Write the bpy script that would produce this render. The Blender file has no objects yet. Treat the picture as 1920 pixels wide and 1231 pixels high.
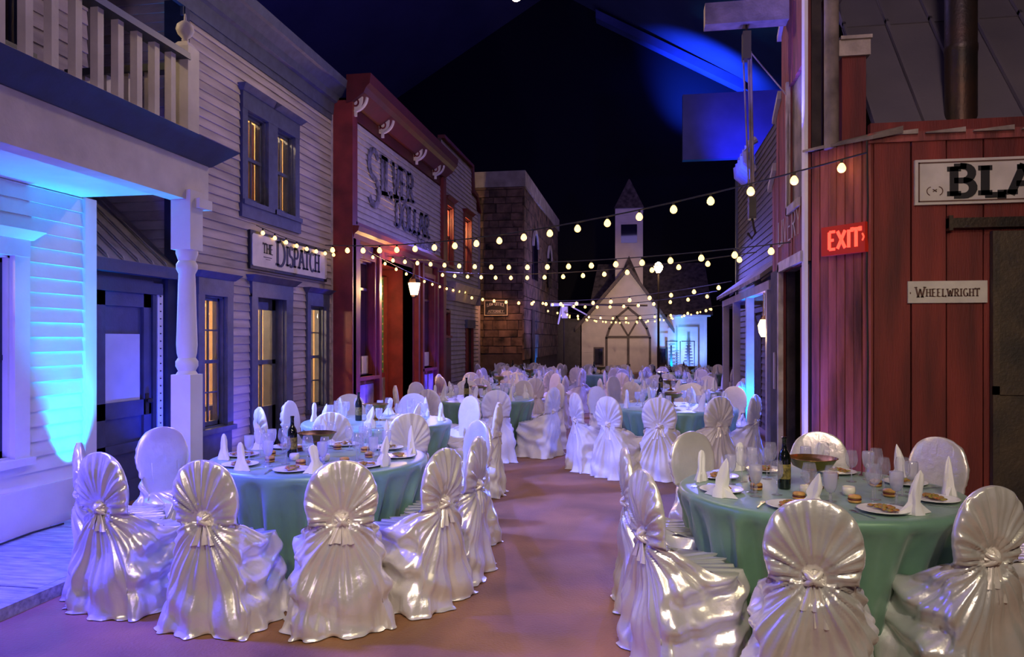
import bpy, bmesh, math, random
import numpy as np
from mathutils import Vector, Matrix, noise
random.seed(7)
SC = bpy.context.scene
COL = SC.collection
PI = math.pi

# ------------------------------------------------------------------ camera, world, exposure
cd = bpy.data.cameras.new('camera'); cam = bpy.data.objects.new('camera', cd); COL.objects.link(cam)
cam.location = (0, 0, 1.65); cam.rotation_euler = (PI/2, 0, math.atan(240/1400))
cd.sensor_width = 36; cd.lens = 26.25; cd.shift_y = 19.5/1920; cd.clip_end = 200; cd.clip_start = .05
SC.camera = cam
w = bpy.data.worlds.new('night'); SC.world = w; w.use_nodes = True
w.node_tree.nodes['Background'].inputs[0].default_value = (.004, .004, .02, 1)
w.node_tree.nodes['Background'].inputs[1].default_value = 1
SC.view_settings.view_transform = 'Standard'; SC.view_settings.look = 'None'
SC.view_settings.gamma = 1; SC.view_settings.exposure = 0; SC.view_settings.use_curve_mapping = False

def aim(o, tgt):
    o.rotation_euler = (Vector(tgt)-o.location).to_track_quat('-Z', 'Y').to_euler()
def area(name, loc, tgt, col, power, sx, sy):
    l = bpy.data.lights.new(name, 'AREA'); l.shape = 'RECTANGLE'; l.size = sx; l.size_y = sy
    l.energy = power; l.color = col
    o = bpy.data.objects.new(name, l); COL.objects.link(o); o.location = loc; aim(o, tgt); return o
def spot(name, loc, tgt, col, power, ang=60, blend=.6, rad=.04):
    l = bpy.data.lights.new(name, 'SPOT'); l.energy = power; l.color = col
    l.spot_size = math.radians(ang); l.spot_blend = blend; l.shadow_soft_size = rad
    o = bpy.data.objects.new(name, l); COL.objects.link(o); o.location = loc; aim(o, tgt); return o
def point(name, loc, col, power, rad=.05):
    l = bpy.data.lights.new(name, 'POINT'); l.energy = power; l.color = col; l.shadow_soft_size = rad
    o = bpy.data.objects.new(name, l); COL.objects.link(o); o.location = loc; return o

WARM = (1, .74, .42); BLUE = (.02, .10, 1); CYAN = (.0, .30, 1); VIO = (.42, .36, 1)
# added overhead area lights giving the closed hall its ambient light
area('ambient_fill_near', (-1, 3, 7.6), (-1, 5, 0), (.60, .42, .95), 38, 7, 4)
area('ambient_fill_mid', (-1, 12, 9.5), (-1.2, 13, 0), (.42, .32, 1), 190, 6, 5)
area('ambient_fill_far', (-1, 25, 14.5), (-1, 27, 0), (.60, .40, .95), 420, 6, 5)
# warm house lamps above and behind the photographer
spot('warm_house_lamp', (1.2, -2.0, 5.4), (1.2, 4.2, .6), (1, .86, .70), 640, 58, .8, .12)
spot('warm_house_lamp', (-1.2, -1.4, 5.6), (-1.35, 4.7, .5), (1, .86, .68), 560, 46, .9, .12)
spot('warm_house_lamp', (3.4, 1.0, 4.6), (.8, 4.6, .7), (1, .84, .50), 150, 80, .8, .10)
spot('warm_house_lamp', (.2, 1.2, 5.0), (-1.6, 5.4, .5), (1, .76, .45), 260, 70, .8, .10)
spot('front_fill', (-.6, -3, 3.2), (-4, 10, 4.2), (.78, .54, .98), 290, 70, .9, .35)  # added fill for the left facades, no fixture behind it
spot('front_fill', (.6, -1, 3.6), (3.6, 7, 2.4), (1, .66, .5), 330, 58, .9, .3)  # added fill for the red shop wall, likewise without a fixture
# blue ceiling washes
spot('ceiling_uplight', (-7.2, 20, 7), (-12, 36, 19), (.05, .05, 1), 2200, 120, 1, .3)
spot('ceiling_uplight', (-6.4, 8, 7), (-10, 18, 19), (.05, .05, 1), 900, 120, 1, .3)
spot('ceiling_uplight', (8, 18, 7), (6, 36, 18), (.03, .04, 1), 1400, 110, 1, .3)
spot('bulkhead_uplight', (3.9, 32.0, 7.8), (4.6, 33.9, 10.2), (.01, .02, 1), 2200, 80, 1, .2)
spot('beam_uplight', (1.8, 42.2, 13.2), (4.2, 45.2, 17.2), (.01, .05, 1), 15000, 90, 1, .2)
# LED uplights and blue washes, with added fill spots for stone wall and roof
spot('blue_led', (-4.78, 5.84, .42), (-5.02, 5.86, 1.0), (.0, .36, 1), 620, 58, .9, .03)
spot('blue_led', (-4.55, 5.80, .42), (-4.55, 5.6, 2.95), (.0, .34, 1), 400, 64, 1, .05)
spot('porch_wash', (-4.1, 3.0, .4), (-5, 5.0, 1.5), (.12, .09, 1), 300, 120, 1, .2)
spot('porch_floor_wash', (-4.0, 3.9, 2.75), (-3.4, 3.6, 0), (.05, .04, 1), 1300, 125, 1, .1)
spot('blue_led', (-4.62, 7.0, .2), (-5.1, 7.35, 2.6), (.01, .05, 1), 170, 100, 1, .05)
spot('blue_led', (1.50, 35.9, .25), (1.65, 36.25, 2.7), (.0, .38, 1), 1300, 80, 1, .05)
spot('blue_led', (2.1, 35.0, .25), (2.3, 36.3, 1.6), (.12, .26, 1), 900, 110, 1, .05)
spot('blue_led', (1.30, 6.98, .08), (1.49, 7.14, 3.2), (.10, .10, 1), 520, 34, 1, .03)
spot('blue_led', (1.35, 6.9, .3), (1.7, 6.95, 2.0), (.30, .20, 1), 40, 100, 1, .1)  # added violet spot to tint the angled wall
spot('blue_led', (1.60, 12.1, .12), (1.70, 12.33, 1.6), (.0, .30, 1), 900, 60, 1, .04)
spot('blue_led', (1.45, 11.2, .12), (2.2, 11.6, 1.4), (.03, .05, 1), 500, 120, 1, .04)
spot('blue_led', (-3.25, 25.2, .15), (-3.46, 25.25, 1.5), (.0, .18, 1), 420, 50, 1, .04)
spot('blue_led', (-4.35, 12.0, .1), (-4.72, 12.2, 1.8), (.05, .03, 1), 380, 90, 1, .04)
spot('blue_led', (-4.35, 16.4, .1), (-4.72, 16.2, 1.8), (.05, .03, 1), 380, 90, 1, .04)
spot('blue_led', (-4.35, 8.6, .1), (-4.95, 8.4, 1.2), (.08, .06, 1), 90, 100, 1, .04)
spot('blue_table_wash', (-4.5, 6.6, 3.0), (-2.5, 7.3, .8), (.14, .18, 1), 2300, 70, 1, .08)
spot('blue_table_wash', (-4.6, 6.2, 2.7), (-2.5, 5.5, .8), (.16, .22, 1), 420, 60, 1, .08)
spot('blue_table_wash', (2.0, 10.6, 2.3), (.9, 9.2, .6), (.05, .12, 1), 900, 110, 1, .06)
spot('blue_table_wash', (1.35, 19, 3.9), (-.6, 14.5, .6), (.16, .15, 1), 1500, 110, 1, .1)
spot('blue_table_wash', (-4.4, 17, 3.9), (-1.6, 13.5, .6), (.24, .18, 1), 900, 110, 1, .1)
spot('stone_wall_warm_fill', (-4.0, 20.9, 3.2), (-4.4, 22.5, 1.6), (1, .42, .16), 110, 90, 1, .1)  # added warm spot, stands in for string-bulb glow on the stones
spot('stone_wall_fill', (-1.2, 21.5, 1.2), (-3.6, 26, 4.5), (.35, .26, 1), 900, 80, 1, .2)  # added violet fill for the stone side wall
spot('metal_roof_fill', (1.0, 1.5, 6.5), (3.4, 8.2, 5.0), (1, .72, .75), 420, 60, 1, .2)  # added to lift the dark roof so its seams show
spot('scallop_led', (1.2, 14.8, 4.4), (2.0, 15.8, 5.3), (.01, .04, 1), 700, 50, 1, .1)
spot('barn_top_led', (1.30, 7.2, 3.4), (1.50, 7.7, 6), (.08, .08, 1), 260, 70, 1, .04)
spot('beam_led', (.9, 7.6, 3.6), (1.0, 8, 5), (.10, .08, 1), 60, 70, 1, .05)

# ------------------------------------------------------------------ materials
MATS = {}
def mat(name, col, rough=.6, metal=0, var=.12, scale=6, bump=0, bscale=40, emit=None, estr=0, stretch=(1,1,1), col2=None, sheen=0, aniso=0, coat=0, spec=.5):
    if name in MATS: return MATS[name]
    m = bpy.data.materials.new(name); m.use_nodes = True; nt = m.node_tree; N = nt.nodes; L = nt.links
    p = N['Principled BSDF']
    p.inputs['Roughness'].default_value = rough; p.inputs['Metallic'].default_value = metal
    p.inputs['Specular IOR Level'].default_value = spec
    if sheen: p.inputs['Sheen Weight'].default_value = sheen
    if coat: p.inputs['Coat Weight'].default_value = coat
    c = tuple(col)+(1,)
    tc = N.new('ShaderNodeTexCoord'); mp = N.new('ShaderNodeMapping'); mp.inputs['Scale'].default_value = stretch
    L.new(tc.outputs['Object'], mp.inputs['Vector'])
    oi = N.new('ShaderNodeObjectInfo')
    if var:
        nz = N.new('ShaderNodeTexNoise'); nz.inputs['Scale'].default_value = scale; nz.inputs['Detail'].default_value = 6
        nz.noise_dimensions = '4D'; L.new(mp.outputs[0], nz.inputs['Vector'])
        mu = N.new('ShaderNodeMath'); mu.operation = 'MULTIPLY'; mu.inputs[1].default_value = 17
        L.new(oi.outputs['Random'], mu.inputs[0]); L.new(mu.outputs[0], nz.inputs['W'])
        rp = N.new('ShaderNodeValToRGB'); rp.color_ramp.elements[0].position = .3; rp.color_ramp.elements[1].position = .72
        d = tuple(col2)+(1,) if col2 else tuple(max(0, x*(1-2.2*var)) for x in col)+(1,)
        rp.color_ramp.elements[0].color = d; rp.color_ramp.elements[1].color = c if col2 else tuple(min(1, x*(1+var)) for x in col)+(1,)
        L.new(nz.outputs[0], rp.inputs[0]); L.new(rp.outputs[0], p.inputs['Base Color'])
    else: p.inputs['Base Color'].default_value = c
    if bump:
        n2 = N.new('ShaderNodeTexNoise'); n2.inputs['Scale'].default_value = bscale; n2.inputs['Detail'].default_value = 5
        L.new(mp.outputs[0], n2.inputs['Vector'])
        b = N.new('ShaderNodeBump'); b.inputs['Strength'].default_value = bump; b.inputs['Distance'].default_value = .01
        L.new(n2.outputs[0], b.inputs['Height']); L.new(b.outputs[0], p.inputs['Normal'])
    if emit:
        p.inputs['Emission Color'].default_value = tuple(emit)+(1,); p.inputs['Emission Strength'].default_value = estr
    MATS[name] = m; return m
def glassmat(name, tint=(1,1,1), opac=.12, rough=.03, diff=(.8,.8,.85)):
    """thin glass: mostly see-through, fresnel gloss, a little body"""
    m = bpy.data.materials.new(name); m.use_nodes = True; nt = m.node_tree; N = nt.nodes; L = nt.links
    N.clear(); out = N.new('ShaderNodeOutputMaterial')
    tr = N.new('ShaderNodeBsdfTransparent'); tr.inputs[0].default_value = tuple(tint)+(1,)
    df = N.new('ShaderNodeBsdfDiffuse'); df.inputs[0].default_value = tuple(diff)+(1,)
    tl = N.new('ShaderNodeBsdfTranslucent'); tl.inputs[0].default_value = tuple(diff)+(1,)
    dm = N.new('ShaderNodeMixShader'); dm.inputs[0].default_value = .5
    L.new(df.outputs[0], dm.inputs[1]); L.new(tl.outputs[0], dm.inputs[2])
    gl = N.new('ShaderNodeBsdfGlossy'); gl.inputs['Roughness'].default_value = rough
    fr = N.new('ShaderNodeLayerWeight'); fr.inputs[0].default_value = .5
    pw = N.new('ShaderNodeMath'); pw.operation = 'POWER'; pw.inputs[1].default_value = 3; L.new(fr.outputs['Facing'], pw.inputs[0])
    ml = N.new('ShaderNodeMath'); ml.operation = 'MULTIPLY_ADD'; ml.inputs[1].default_value = .7; ml.inputs[2].default_value = .10; L.new(pw.outputs[0], ml.inputs[0])
    m1 = N.new('ShaderNodeMixShader'); m1.inputs[0].default_value = opac
    m2 = N.new('ShaderNodeMixShader')
    L.new(tr.outputs[0], m1.inputs[1]); L.new(dm.outputs[0], m1.inputs[2])
    L.new(ml.outputs[0], m2.inputs[0]); L.new(m1.outputs[0], m2.inputs[1]); L.new(gl.outputs[0], m2.inputs[2])
    L.new(m2.outputs[0], out.inputs[0]); MATS[name] = m; return m

M_FLOOR = mat('concrete_floor', (.31, .145, .065), .62, var=.22, scale=1.7, bump=.5, bscale=55)
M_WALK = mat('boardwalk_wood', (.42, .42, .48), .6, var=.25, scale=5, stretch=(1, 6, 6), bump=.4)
M_LIT = mat('white_clapboard', (.72, .70, .66), .6, var=.05, scale=3, bump=.1)
M_DISP = mat('weathered_clapboard', (.46, .40, .38), .75, var=.2, scale=2.2, stretch=(1, .5, 3), bump=.3)
M_CREAM = mat('cream_paint', (.70, .66, .54), .55, var=.08, scale=5, bump=.15)
M_NAVY = mat('navy_trim', (.022, .030, .065), .5, var=.15, scale=8, bump=.15)
M_NAVYD = mat('dark_green_rail', (.02, .035, .05), .4, var=.1)
M_BTRIM = mat('slate_blue_trim', (.075, .085, .135), .55, var=.15, scale=9, bump=.2)
M_DOORB = mat('blue_door_paint', (.05, .055, .12), .5, var=.15, bump=.15)
M_SHEDR = mat('shed_metal_roof', (.28, .27, .30), .5, .3, var=.2, bump=.2)
M_SAL = mat('saloon_red', (.20, .025, .022), .5, var=.2, scale=4, bump=.2)
M_SALD = mat('saloon_dark_red', (.10, .012, .014), .5, var=.15, scale=4, bump=.15)
M_SALW = mat('saloon_sign_boards', (.52, .48, .52), .65, var=.12, scale=3, bump=.2)
M_B4 = mat('lilac_clapboard', (.36, .32, .34), .7, var=.12, scale=3, bump=.1)
M_RPW = mat('dim_clapboard', (.15, .13, .13), .8, var=.15, scale=3)
M_STONE = mat('brown_stone', (.16, .10, .07), .85, var=.45, scale=3, bump=.8, bscale=20)
M_STONEC = mat('stone_coping', (.34, .31, .29), .85, var=.2, scale=3, bump=.5)
M_MORT = mat('mortar', (.07, .05, .045), .95, var=.2)
M_CHW = mat('church_clapboard', (.64, .54, .47), .7, var=.05, scale=3)
M_CHTR = mat('church_brown_trim', (.13, .095, .08), .7, var=.15)
M_CHROOF = mat('church_shingle', (.09, .07, .06), .9, var=.35, scale=5, bump=.5)
M_GREYW = mat('grey_wall_paint', (.10, .085, .08), .9, var=.12)
M_BARN = mat('barn_red_board', (.25, .034, .024), .7, var=.3, scale=1.7, stretch=(4, 4, .5), bump=.45, bscale=24, col2=(.085, .014, .012))
M_BARNP = mat('weathered_red_board', (.34, .085, .070), .7, var=.36, scale=2.4, stretch=(4, 4, .5), bump=.45, bscale=24)
M_BARNS = mat('barn_street_board', (.22, .045, .035), .75, var=.3, scale=3, stretch=(5, 5, .7), bump=.4)
M_OLDW = mat('old_timber', (.26, .21, .17), .8, var=.3, scale=4, stretch=(1, 1, 1), bump=.5)
M_DARKW = mat('dark_timber', (.05, .038, .03), .85, var=.3, scale=5, bump=.4)
M_RUST = mat('rusty_iron', (.12, .085, .055), .6, .45, var=.5, scale=4, col2=(.045, .04, .038), bump=.5)
M_PIPE = mat('rusted_stovepipe', (.10, .055, .035), .42, .65, var=.5, scale=3, col2=(.03, .035, .035), bump=.3)
M_ROOFP = mat('grey_metal_roof', (.20, .18, .19), .55, .35, var=.25, scale=1.2, bump=.2, col2=(.13, .12, .14))
M_CAP = mat('pillar_cap_zinc', (.42, .36, .30), .6, .3, var=.25, bump=.3)
M_CEIL = mat('hall_ceiling_paint', (.10, .10, .13), .9, var=.1, scale=.4)
M_BLACK = mat('black_drape', (.006, .006, .008), .95, var=0)
M_BULK = mat('bulkhead_paint', (.10, .11, .22), .9, var=.2, scale=.5)
M_SIGNW = mat('sign_white', (.66, .62, .54), .6, var=.1, scale=5, bump=.1)
M_SIGNB = mat('sign_black', (.012, .012, .014), .6, var=0)
M_SIGNG = mat('sign_grey_lettering', (.17, .17, .30), .7, var=.5, scale=12)
M_SIGNR = mat('sign_brown_lettering', (.12, .055, .04), .6, var=0)
M_EXITB = mat('exit_sign_body', (.42, .02, .01), .5, var=0, emit=(1, .03, .01), estr=.10)
M_EXITL = mat('exit_letters', (.9, .1, .05), .5, var=0, emit=(1, .06, .03), estr=2.2)
M_SATIN = mat('ivory_satin', (.85, .82, .80), .28, .50, var=.04, scale=8, bump=.35, bscale=22, sheen=.15)
M_MATTE = mat('matte_white_polyester', (.74, .71, .72), .50, .08, var=.04, scale=8, bump=.3, bscale=22, sheen=.3)
M_SATINK = mat('ivory_satin_knot', (.88, .82, .77), .30, .3, var=.04, scale=20)
M_CLOTH = mat('sage_green_tablecloth', (.17, .34, .23), .38, .15, var=.08, scale=4, bump=.15, bscale=30, sheen=.3)
M_NAPK = mat('white_linen', (.80, .79, .80), .75, var=.03, bump=.1, bscale=90)
M_PLATE = mat('white_china', (.80, .80, .78), .18, var=0)
M_BRASS = mat('aged_brass', (.62, .38, .11), .24, .9, var=.3, scale=7, col2=(.28, .15, .05))
M_BOTTLE = mat('dark_bottle_glass', (.004, .006, .005), .05, var=0, coat=.5)
M_LABEL = mat('bottle_label', (.25, .20, .05), .5, var=.4, scale=60)
M_FOOD = mat('salad_greens', (.20, .28, .04), .5, var=.5, scale=50, col2=(.45, .10, .03), bump=.5, bscale=120)
M_BREAD = mat('bread_crust', (.62, .33, .09), .5, var=.2, scale=30)
M_FILL = mat('dark_filling', (.16, .03, .02), .4, var=.2)
M_WAX = mat('cream_candle_cup', (.75, .70, .60), .3, var=0)
M_STEEL = mat('steel', (.55, .55, .58), .2, 1, var=0)
M_BLK = mat('black_plastic', (.01, .01, .012), .5, var=0)
M_WIRE = mat('black_cable', (.015, .015, .015), .6, var=0)
M_BULB = mat('warm_bulb', (1, .8, .3), .3, var=0, emit=(1, .60, .15), estr=4.2)
M_LANT = mat('lantern_glass_lit', (1, .8, .4), .3, var=0, emit=(1, .66, .22), estr=5)
M_LANTB = mat('lantern_glass_bright', (1, .8, .4), .3, var=0, emit=(1, .70, .26), estr=9)
M_ROOM = mat('cream_room_paint', (.72, .52, .26), .8, var=.1, scale=3)
M_CURT = mat('cream_curtain', (.75, .62, .40), .8, var=.1, scale=6)
M_CURTB = mat('rust_curtain', (.45, .14, .03), .8, var=.2, scale=6)
M_FURN = mat('dark_furniture', (.02, .012, .01), .5, var=0)
M_WHITEM = mat('white_painted_metal', (.85, .84, .80), .3, .1, var=0)
M_PANE = glassmat('window_glass', opac=.03, rough=.02)
M_DPANE = mat('dark_reflective_glass', (.012, .010, .022), .04, var=0, coat=.6, spec=1)
M_FROST = mat('frosted_door_glass', (.50, .50, .62), .35, var=.06, scale=4)
M_GLASS = glassmat('clear_glass', opac=.17, rough=.02)
M_ICE = glassmat('iced_water_glass', opac=.50, rough=.12, diff=(.72, .72, .78))
M_DIA = None
def diamond_mat():
    m = bpy.data.materials.new('green_diamond_fabric'); m.use_nodes = True; N = m.node_tree.nodes; L = m.node_tree.links
    p = N['Principled BSDF']; p.inputs['Roughness'].default_value = .7
    tc = N.new('ShaderNodeTexCoord'); mp = N.new('ShaderNodeMapping'); mp.inputs['Rotation'].default_value = (math.radians(45), 0, 0)
    mp.inputs['Scale'].default_value = (0, 9, 9)
    L.new(tc.outputs['Object'], mp.inputs[0]); v = N.new('ShaderNodeTexVoronoi'); v.inputs['Randomness'].default_value = 0
    v.inputs['Scale'].default_value = 1; L.new(mp.outputs[0], v.inputs['Vector'])
    r = N.new('ShaderNodeValToRGB'); r.color_ramp.elements[0].position = .16; r.color_ramp.elements[1].position = .24
    r.color_ramp.elements[0].color = (.80, .68, .20, 1); r.color_ramp.elements[1].color = (.06, .20, .05, 1)
    L.new(v.outputs['Distance'], r.inputs[0]); L.new(r.outputs[0], p.inputs['Base Color']); return m
M_DIA = diamond_mat()

# ------------------------------------------------------------------ mesh helpers
class MB:
    def __init__(s): s.v = []; s.f = []
    def add(s, vs, fs):
        o = len(s.v); s.v += [tuple(p) for p in vs]; s.f += [tuple(i+o for i in f) for f in fs]; return s
    def hexa(s, p):   # p: 8 points, bottom 4 then top 4
        return s.add(p, [(0,3,2,1),(4,5,6,7),(0,1,5,4),(1,2,6,5),(2,3,7,6),(3,0,4,7)])
    def box(s, x0,x1,y0,y1,z0,z1):
        return s.hexa([(x0,y0,z0),(x1,y0,z0),(x1,y1,z0),(x0,y1,z0),(x0,y0,z1),(x1,y0,z1),(x1,y1,z1),(x0,y1,z1)])
    def fbox(s, F, u0,u1,v0,v1,n0,n1):
        return s.hexa([F(u0,v0,n0),F(u1,v0,n0),F(u1,v0,n1),F(u0,v0,n1),F(u0,v1,n0),F(u1,v1,n0),F(u1,v1,n1),F(u0,v1,n1)])
    def prism(s, F, poly, n0, n1):   # polygon of (u,v)
        k = len(poly); a = [F(u,v,n0) for u,v in poly]; b = [F(u,v,n1) for u,v in poly]
        return s.add(a+b, [tuple(range(k-1,-1,-1)), tuple(range(k,2*k))]+[(i,(i+1)%k,k+(i+1)%k,k+i) for i in range(k)])
    def lathe(s, prof, n=16, c=(0,0,0), cap=True):
        vs = []; fs = []
        for r,z in prof:
            for i in range(n):
                a = 2*PI*i/n; vs.append((c[0]+r*math.cos(a), c[1]+r*math.sin(a), c[2]+z))
        for j in range(len(prof)-1):
            for i in range(n):
                k = (i+1)%n; fs.append((j*n+i, j*n+k, (j+1)*n+k, (j+1)*n+i))
        if cap: fs.append(tuple(range(n-1,-1,-1))); m = (len(prof)-1)*n; fs.append(tuple(m+i for i in range(n)))
        return s.add(vs, fs)
    def tube(s, pts, r, n=8):
        pts = [Vector(p) for p in pts]; vs = []; fs = []
        for i, p in enumerate(pts):
            d = (pts[min(i+1,len(pts)-1)]-pts[max(i-1,0)]).normalized()
            up = Vector((0,0,1)) if abs(d.z) < .9 else Vector((1,0,0))
            a = d.cross(up).normalized(); b = d.cross(a)
            rr = r[i] if isinstance(r, (list, tuple)) else r
            for k in range(n):
                t = 2*PI*k/n; vs.append(p+a*rr*math.cos(t)+b*rr*math.sin(t))
        for i in range(len(pts)-1):
            for k in range(n):
                q = (k+1)%n; fs.append((i*n+k, i*n+q, (i+1)*n+q, (i+1)*n+k))
        fs.append(tuple(range(n-1,-1,-1))); m = (len(pts)-1)*n; fs.append(tuple(m+i for i in range(n)))
        return s.add(vs, fs)
    def mesh(s, name, m, smooth=False, off=(0,0,0)):
        me = bpy.data.meshes.new(name)
        me.from_pydata([(a-off[0],b-off[1],c-off[2]) for a,b,c in s.v], [], s.f)
        bm = bmesh.new(); bm.from_mesh(me); bmesh.ops.recalc_face_normals(bm, faces=bm.faces); bm.to_mesh(me); bm.free()
        me.materials.append(m)
        if smooth:
            me.shade_smooth()
            if smooth == 2: me.set_sharp_from_angle(angle=math.radians(40))
        return me
    def build(s, name, m, parent=None, label=None, kind=None, smooth=False):
        off = (0,0,0); q = parent
        while q is not None: off = tuple(off[i]+q.location[i] for i in range(3)); q = q.parent
        o = bpy.data.objects.new(name, s.mesh(name, m, smooth, off)); COL.objects.link(o); o.parent = parent
        if label: o['label'] = label
        if kind: o['kind'] = kind
        return o
def thing(name, label, cat, loc=(0,0,0), rz=0, group=None):
    o = bpy.data.objects.new(name, None); COL.objects.link(o); o.location = loc; o.rotation_euler = (0,0,rz)
    o.empty_display_size = .1
    o['label'] = label; o['category'] = cat
    if group: o['group'] = group
    return o
def tag(o, label, cat, group=None):
    o['label'] = label; o['category'] = cat
    if group: o['group'] = group
    return o
def struct(name, mb, m, label=None, smooth=False):
    o = mb.build(name, m, None, smooth=smooth); o['kind'] = 'structure'
    if label: o['label'] = label
    return o
def link_mesh(name, me, parent=None, loc=(0,0,0), rz=0):
    o = bpy.data.objects.new(name, me); COL.objects.link(o); o.parent = parent; o.location = loc; o.rotation_euler = (0,0,rz); return o
def dup(root, loc, rz, label, group=None):
    r = root.copy(); COL.objects.link(r); r.location = loc; r.rotation_euler = (0,0,rz); r['label'] = label
    if group: r['group'] = group
    for ch in list(root.children):
        c = ch.copy(); COL.objects.link(c); c.parent = r
        for g in ch.children:
            d = g.copy(); COL.objects.link(d); d.parent = c
    return r
def Frame(p0, du, dn):
    p0 = Vector(p0); du = Vector((du[0],du[1],0)).normalized(); dn = Vector((dn[0],dn[1],0)).normalized()
    def F(u,v,n):
        return (p0.x+du.x*u+dn.x*n, p0.y+du.y*u+dn.y*n, v)
    return F
def WX(x): return Frame((x,0,0),(0,1),(1,0))     # wall facing +X, u = Y
def WXN(x): return Frame((x,0,0),(0,1),(-1,0))   # wall facing -X, u = Y
def WY(y): return Frame((0,y,0),(1,0),(0,-1))    # wall facing -Y, u = X

def wall_holes(F, u0,u1,v0,v1, holes, n0, n1, mb=None):
    mb = mb or MB()
    us = sorted({u0,u1}|{min(max(x,u0),u1) for h in holes for x in h[:2]}); vs = sorted({v0,v1}|{min(max(x,v0),v1) for h in holes for x in h[2:4]})
    for i in range(len(us)-1):
        for j in range(len(vs)-1):
            cu = (us[i]+us[i+1])/2; cv = (vs[j]+vs[j+1])/2
            if any(h[0]<cu<h[1] and h[2]<cv<h[3] for h in holes): continue
            mb.fbox(F, us[i],us[i+1],vs[j],vs[j+1],n0,n1)
    return mb
def rows(F, u0,u1,v0,v1, h, holes, parent, m, name='clapboard', join=False, clip=None, proud=.024, n0=0):
    """lapped horizontal boards; each its own part unless join"""
    J = MB(); v = v0
    while v < v1-.01:
        t = min(v+h, v1); a, b = u0, u1
        if clip: a, b = clip(v+.5*(t-v))
        segs = [(a,b)]
        for H in holes:
            if H[2] < t-.02 and H[3] > v+.02:
                ns = []
                for s0,s1 in segs:
                    if H[1] <= s0 or H[0] >= s1: ns.append((s0,s1)); continue
                    if H[0] > s0+.01: ns.append((s0,H[0]))
                    if H[1] < s1-.01: ns.append((H[1],s1))
                segs = ns
        for s0,s1 in segs:
            if s1-s0 < .02: continue
            p = proud+random.uniform(-.003,.003); tp = .006
            mb = J if join else MB()
            mb.hexa([F(s0,v-.004,n0-.01),F(s1,v-.004,n0-.01),F(s1,v-.004,n0+p),F(s0,v-.004,n0+p),F(s0,t,n0-.01),F(s1,t,n0-.01),F(s1,t,n0+tp),F(s0,t,n0+tp)])
            if not join: mb.build(name, m, parent)
        v = t
    if join: J.build('clapboards', m, parent, kind='stuff')
def planks(F, u0,u1,v0,v1, w, parent, m, name='board', gap=.008, th=.025, holes=(), top=None, n0=0, rnd=.006):
    u = u0
    while u < u1-.02:
        e = min(u+w*random.uniform(.9,1.1), u1)
        if u1-e < .04: e = u1
        vt = top((u+e)/2) if top else v1
        segs = [(v0,vt)]
        for H in holes:
            if H[0] < e-.01 and H[1] > u+.01:
                ns = []
                for a,b in segs:
                    if H[3] <= a or H[2] >= b: ns.append((a,b)); continue
                    if H[2] > a+.01: ns.append((a,H[2]))
                    if H[3] < b-.01: ns.append((H[3],b))
                segs = ns
        nn = n0+random.uniform(-rnd,rnd)
        for a,b in segs: MB().fbox(F,u+gap/2,e-gap/2,a,b,nn-th,nn+th*.4).build(name, m, parent)
        u = e
def window(F, bld, u0,u1,v0,v1, trim, cw=.11, cols=2, rws=4, rail=None, pane=None, sash=None, head=.16, name='window', inset=.06, extra=0, cap=True):
    """casing as part; sash, muntins, panes as sub-parts"""
    pane = pane or M_PANE; sash = sash or trim; mb = MB()
    mb.fbox(F,u0-cw,u0,v0-.02,v1,-.02,.05).fbox(F,u1,u1+cw,v0-.02,v1,-.02,.05)
    mb.fbox(F,u0-cw,u1+cw,v1,v1+head,-.02,.055)
    if cap:
        mb.hexa([F(u0-cw-.02,v1+head,-.02),F(u1+cw+.02,v1+head,-.02),F(u1+cw+.02,v1+head,.07),F(u0-cw-.02,v1+head,.07),
             F(u0-cw-.08,v1+head+.07,-.02),F(u1+cw+.08,v1+head+.07,-.02),F(u1+cw+.08,v1+head+.07,.14),F(u0-cw-.08,v1+head+.07,.14)])
    mb.fbox(F,u0-cw-.02,u1+cw+.02,v0-.08,v0-.02,-.02,.09)
    if extra: mb.fbox(F,u0-cw,u1+cw,v0-extra,v0-.08,-.02,.03)
    mb.fbox(F,u0,u0+.02,v0,v1,-.14,0).fbox(F,u1-.02,u1,v0,v1,-.14,0).fbox(F,u0,u1,v1-.02,v1,-.14,0).fbox(F,u0,u1,v0-.02,v0,-.14,0)
    wn = mb.build(name, trim, bld)
    s = .035; a, b, c, d = u0+.02, u1-.02, v0, v1-.02; n = -inset
    sb = MB().fbox(F,a,a+s,c,d,n-.03,n+.01).fbox(F,b-s,b,c,d,n-.03,n+.01).fbox(F,a,b,c,c+s*1.4,n-.03,n+.01).fbox(F,a,b,d-s,d,n-.03,n+.01)
    md = rail if rail is not None else (c+d)/2
    sb.fbox(F,a,b,md-.022,md+.022,n-.03,n+.015); sb.build('sash', sash, wn)
    mu = MB(); A, B, Cc, Dd = a+s, b-s, c+s*1.4, d-s
    for i in range(1,cols): x = A+(B-A)*i/cols; mu.fbox(F,x-.009,x+.009,Cc,Dd,n-.02,n+.004)
    vs = [Cc, md-.022] if rws >= 2 else [Cc, Dd]
    half = rws//2
    lo = [Cc+(md-.022-Cc)*i/half for i in range(half+1)]; hi = [md+.022+(Dd-md-.022)*i/half for i in range(half+1)]
    for v in lo[1:-1]+hi[1:-1]: mu.fbox(F,A,B,v-.009,v+.009,n-.02,n+.004)
    if mu.v: mu.build('muntins', sash, wn)
    for L_ in (lo, hi):
        for j in range(half):
            for i in range(cols):
                p0 = A+(B-A)*i/cols+.006; p1 = A+(B-A)*(i+1)/cols-.006
                MB().fbox(F,p0,p1,L_[j]+.006,L_[j+1]-.006,n-.014,n-.010).build('pane', pane, wn)
    return wn

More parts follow.
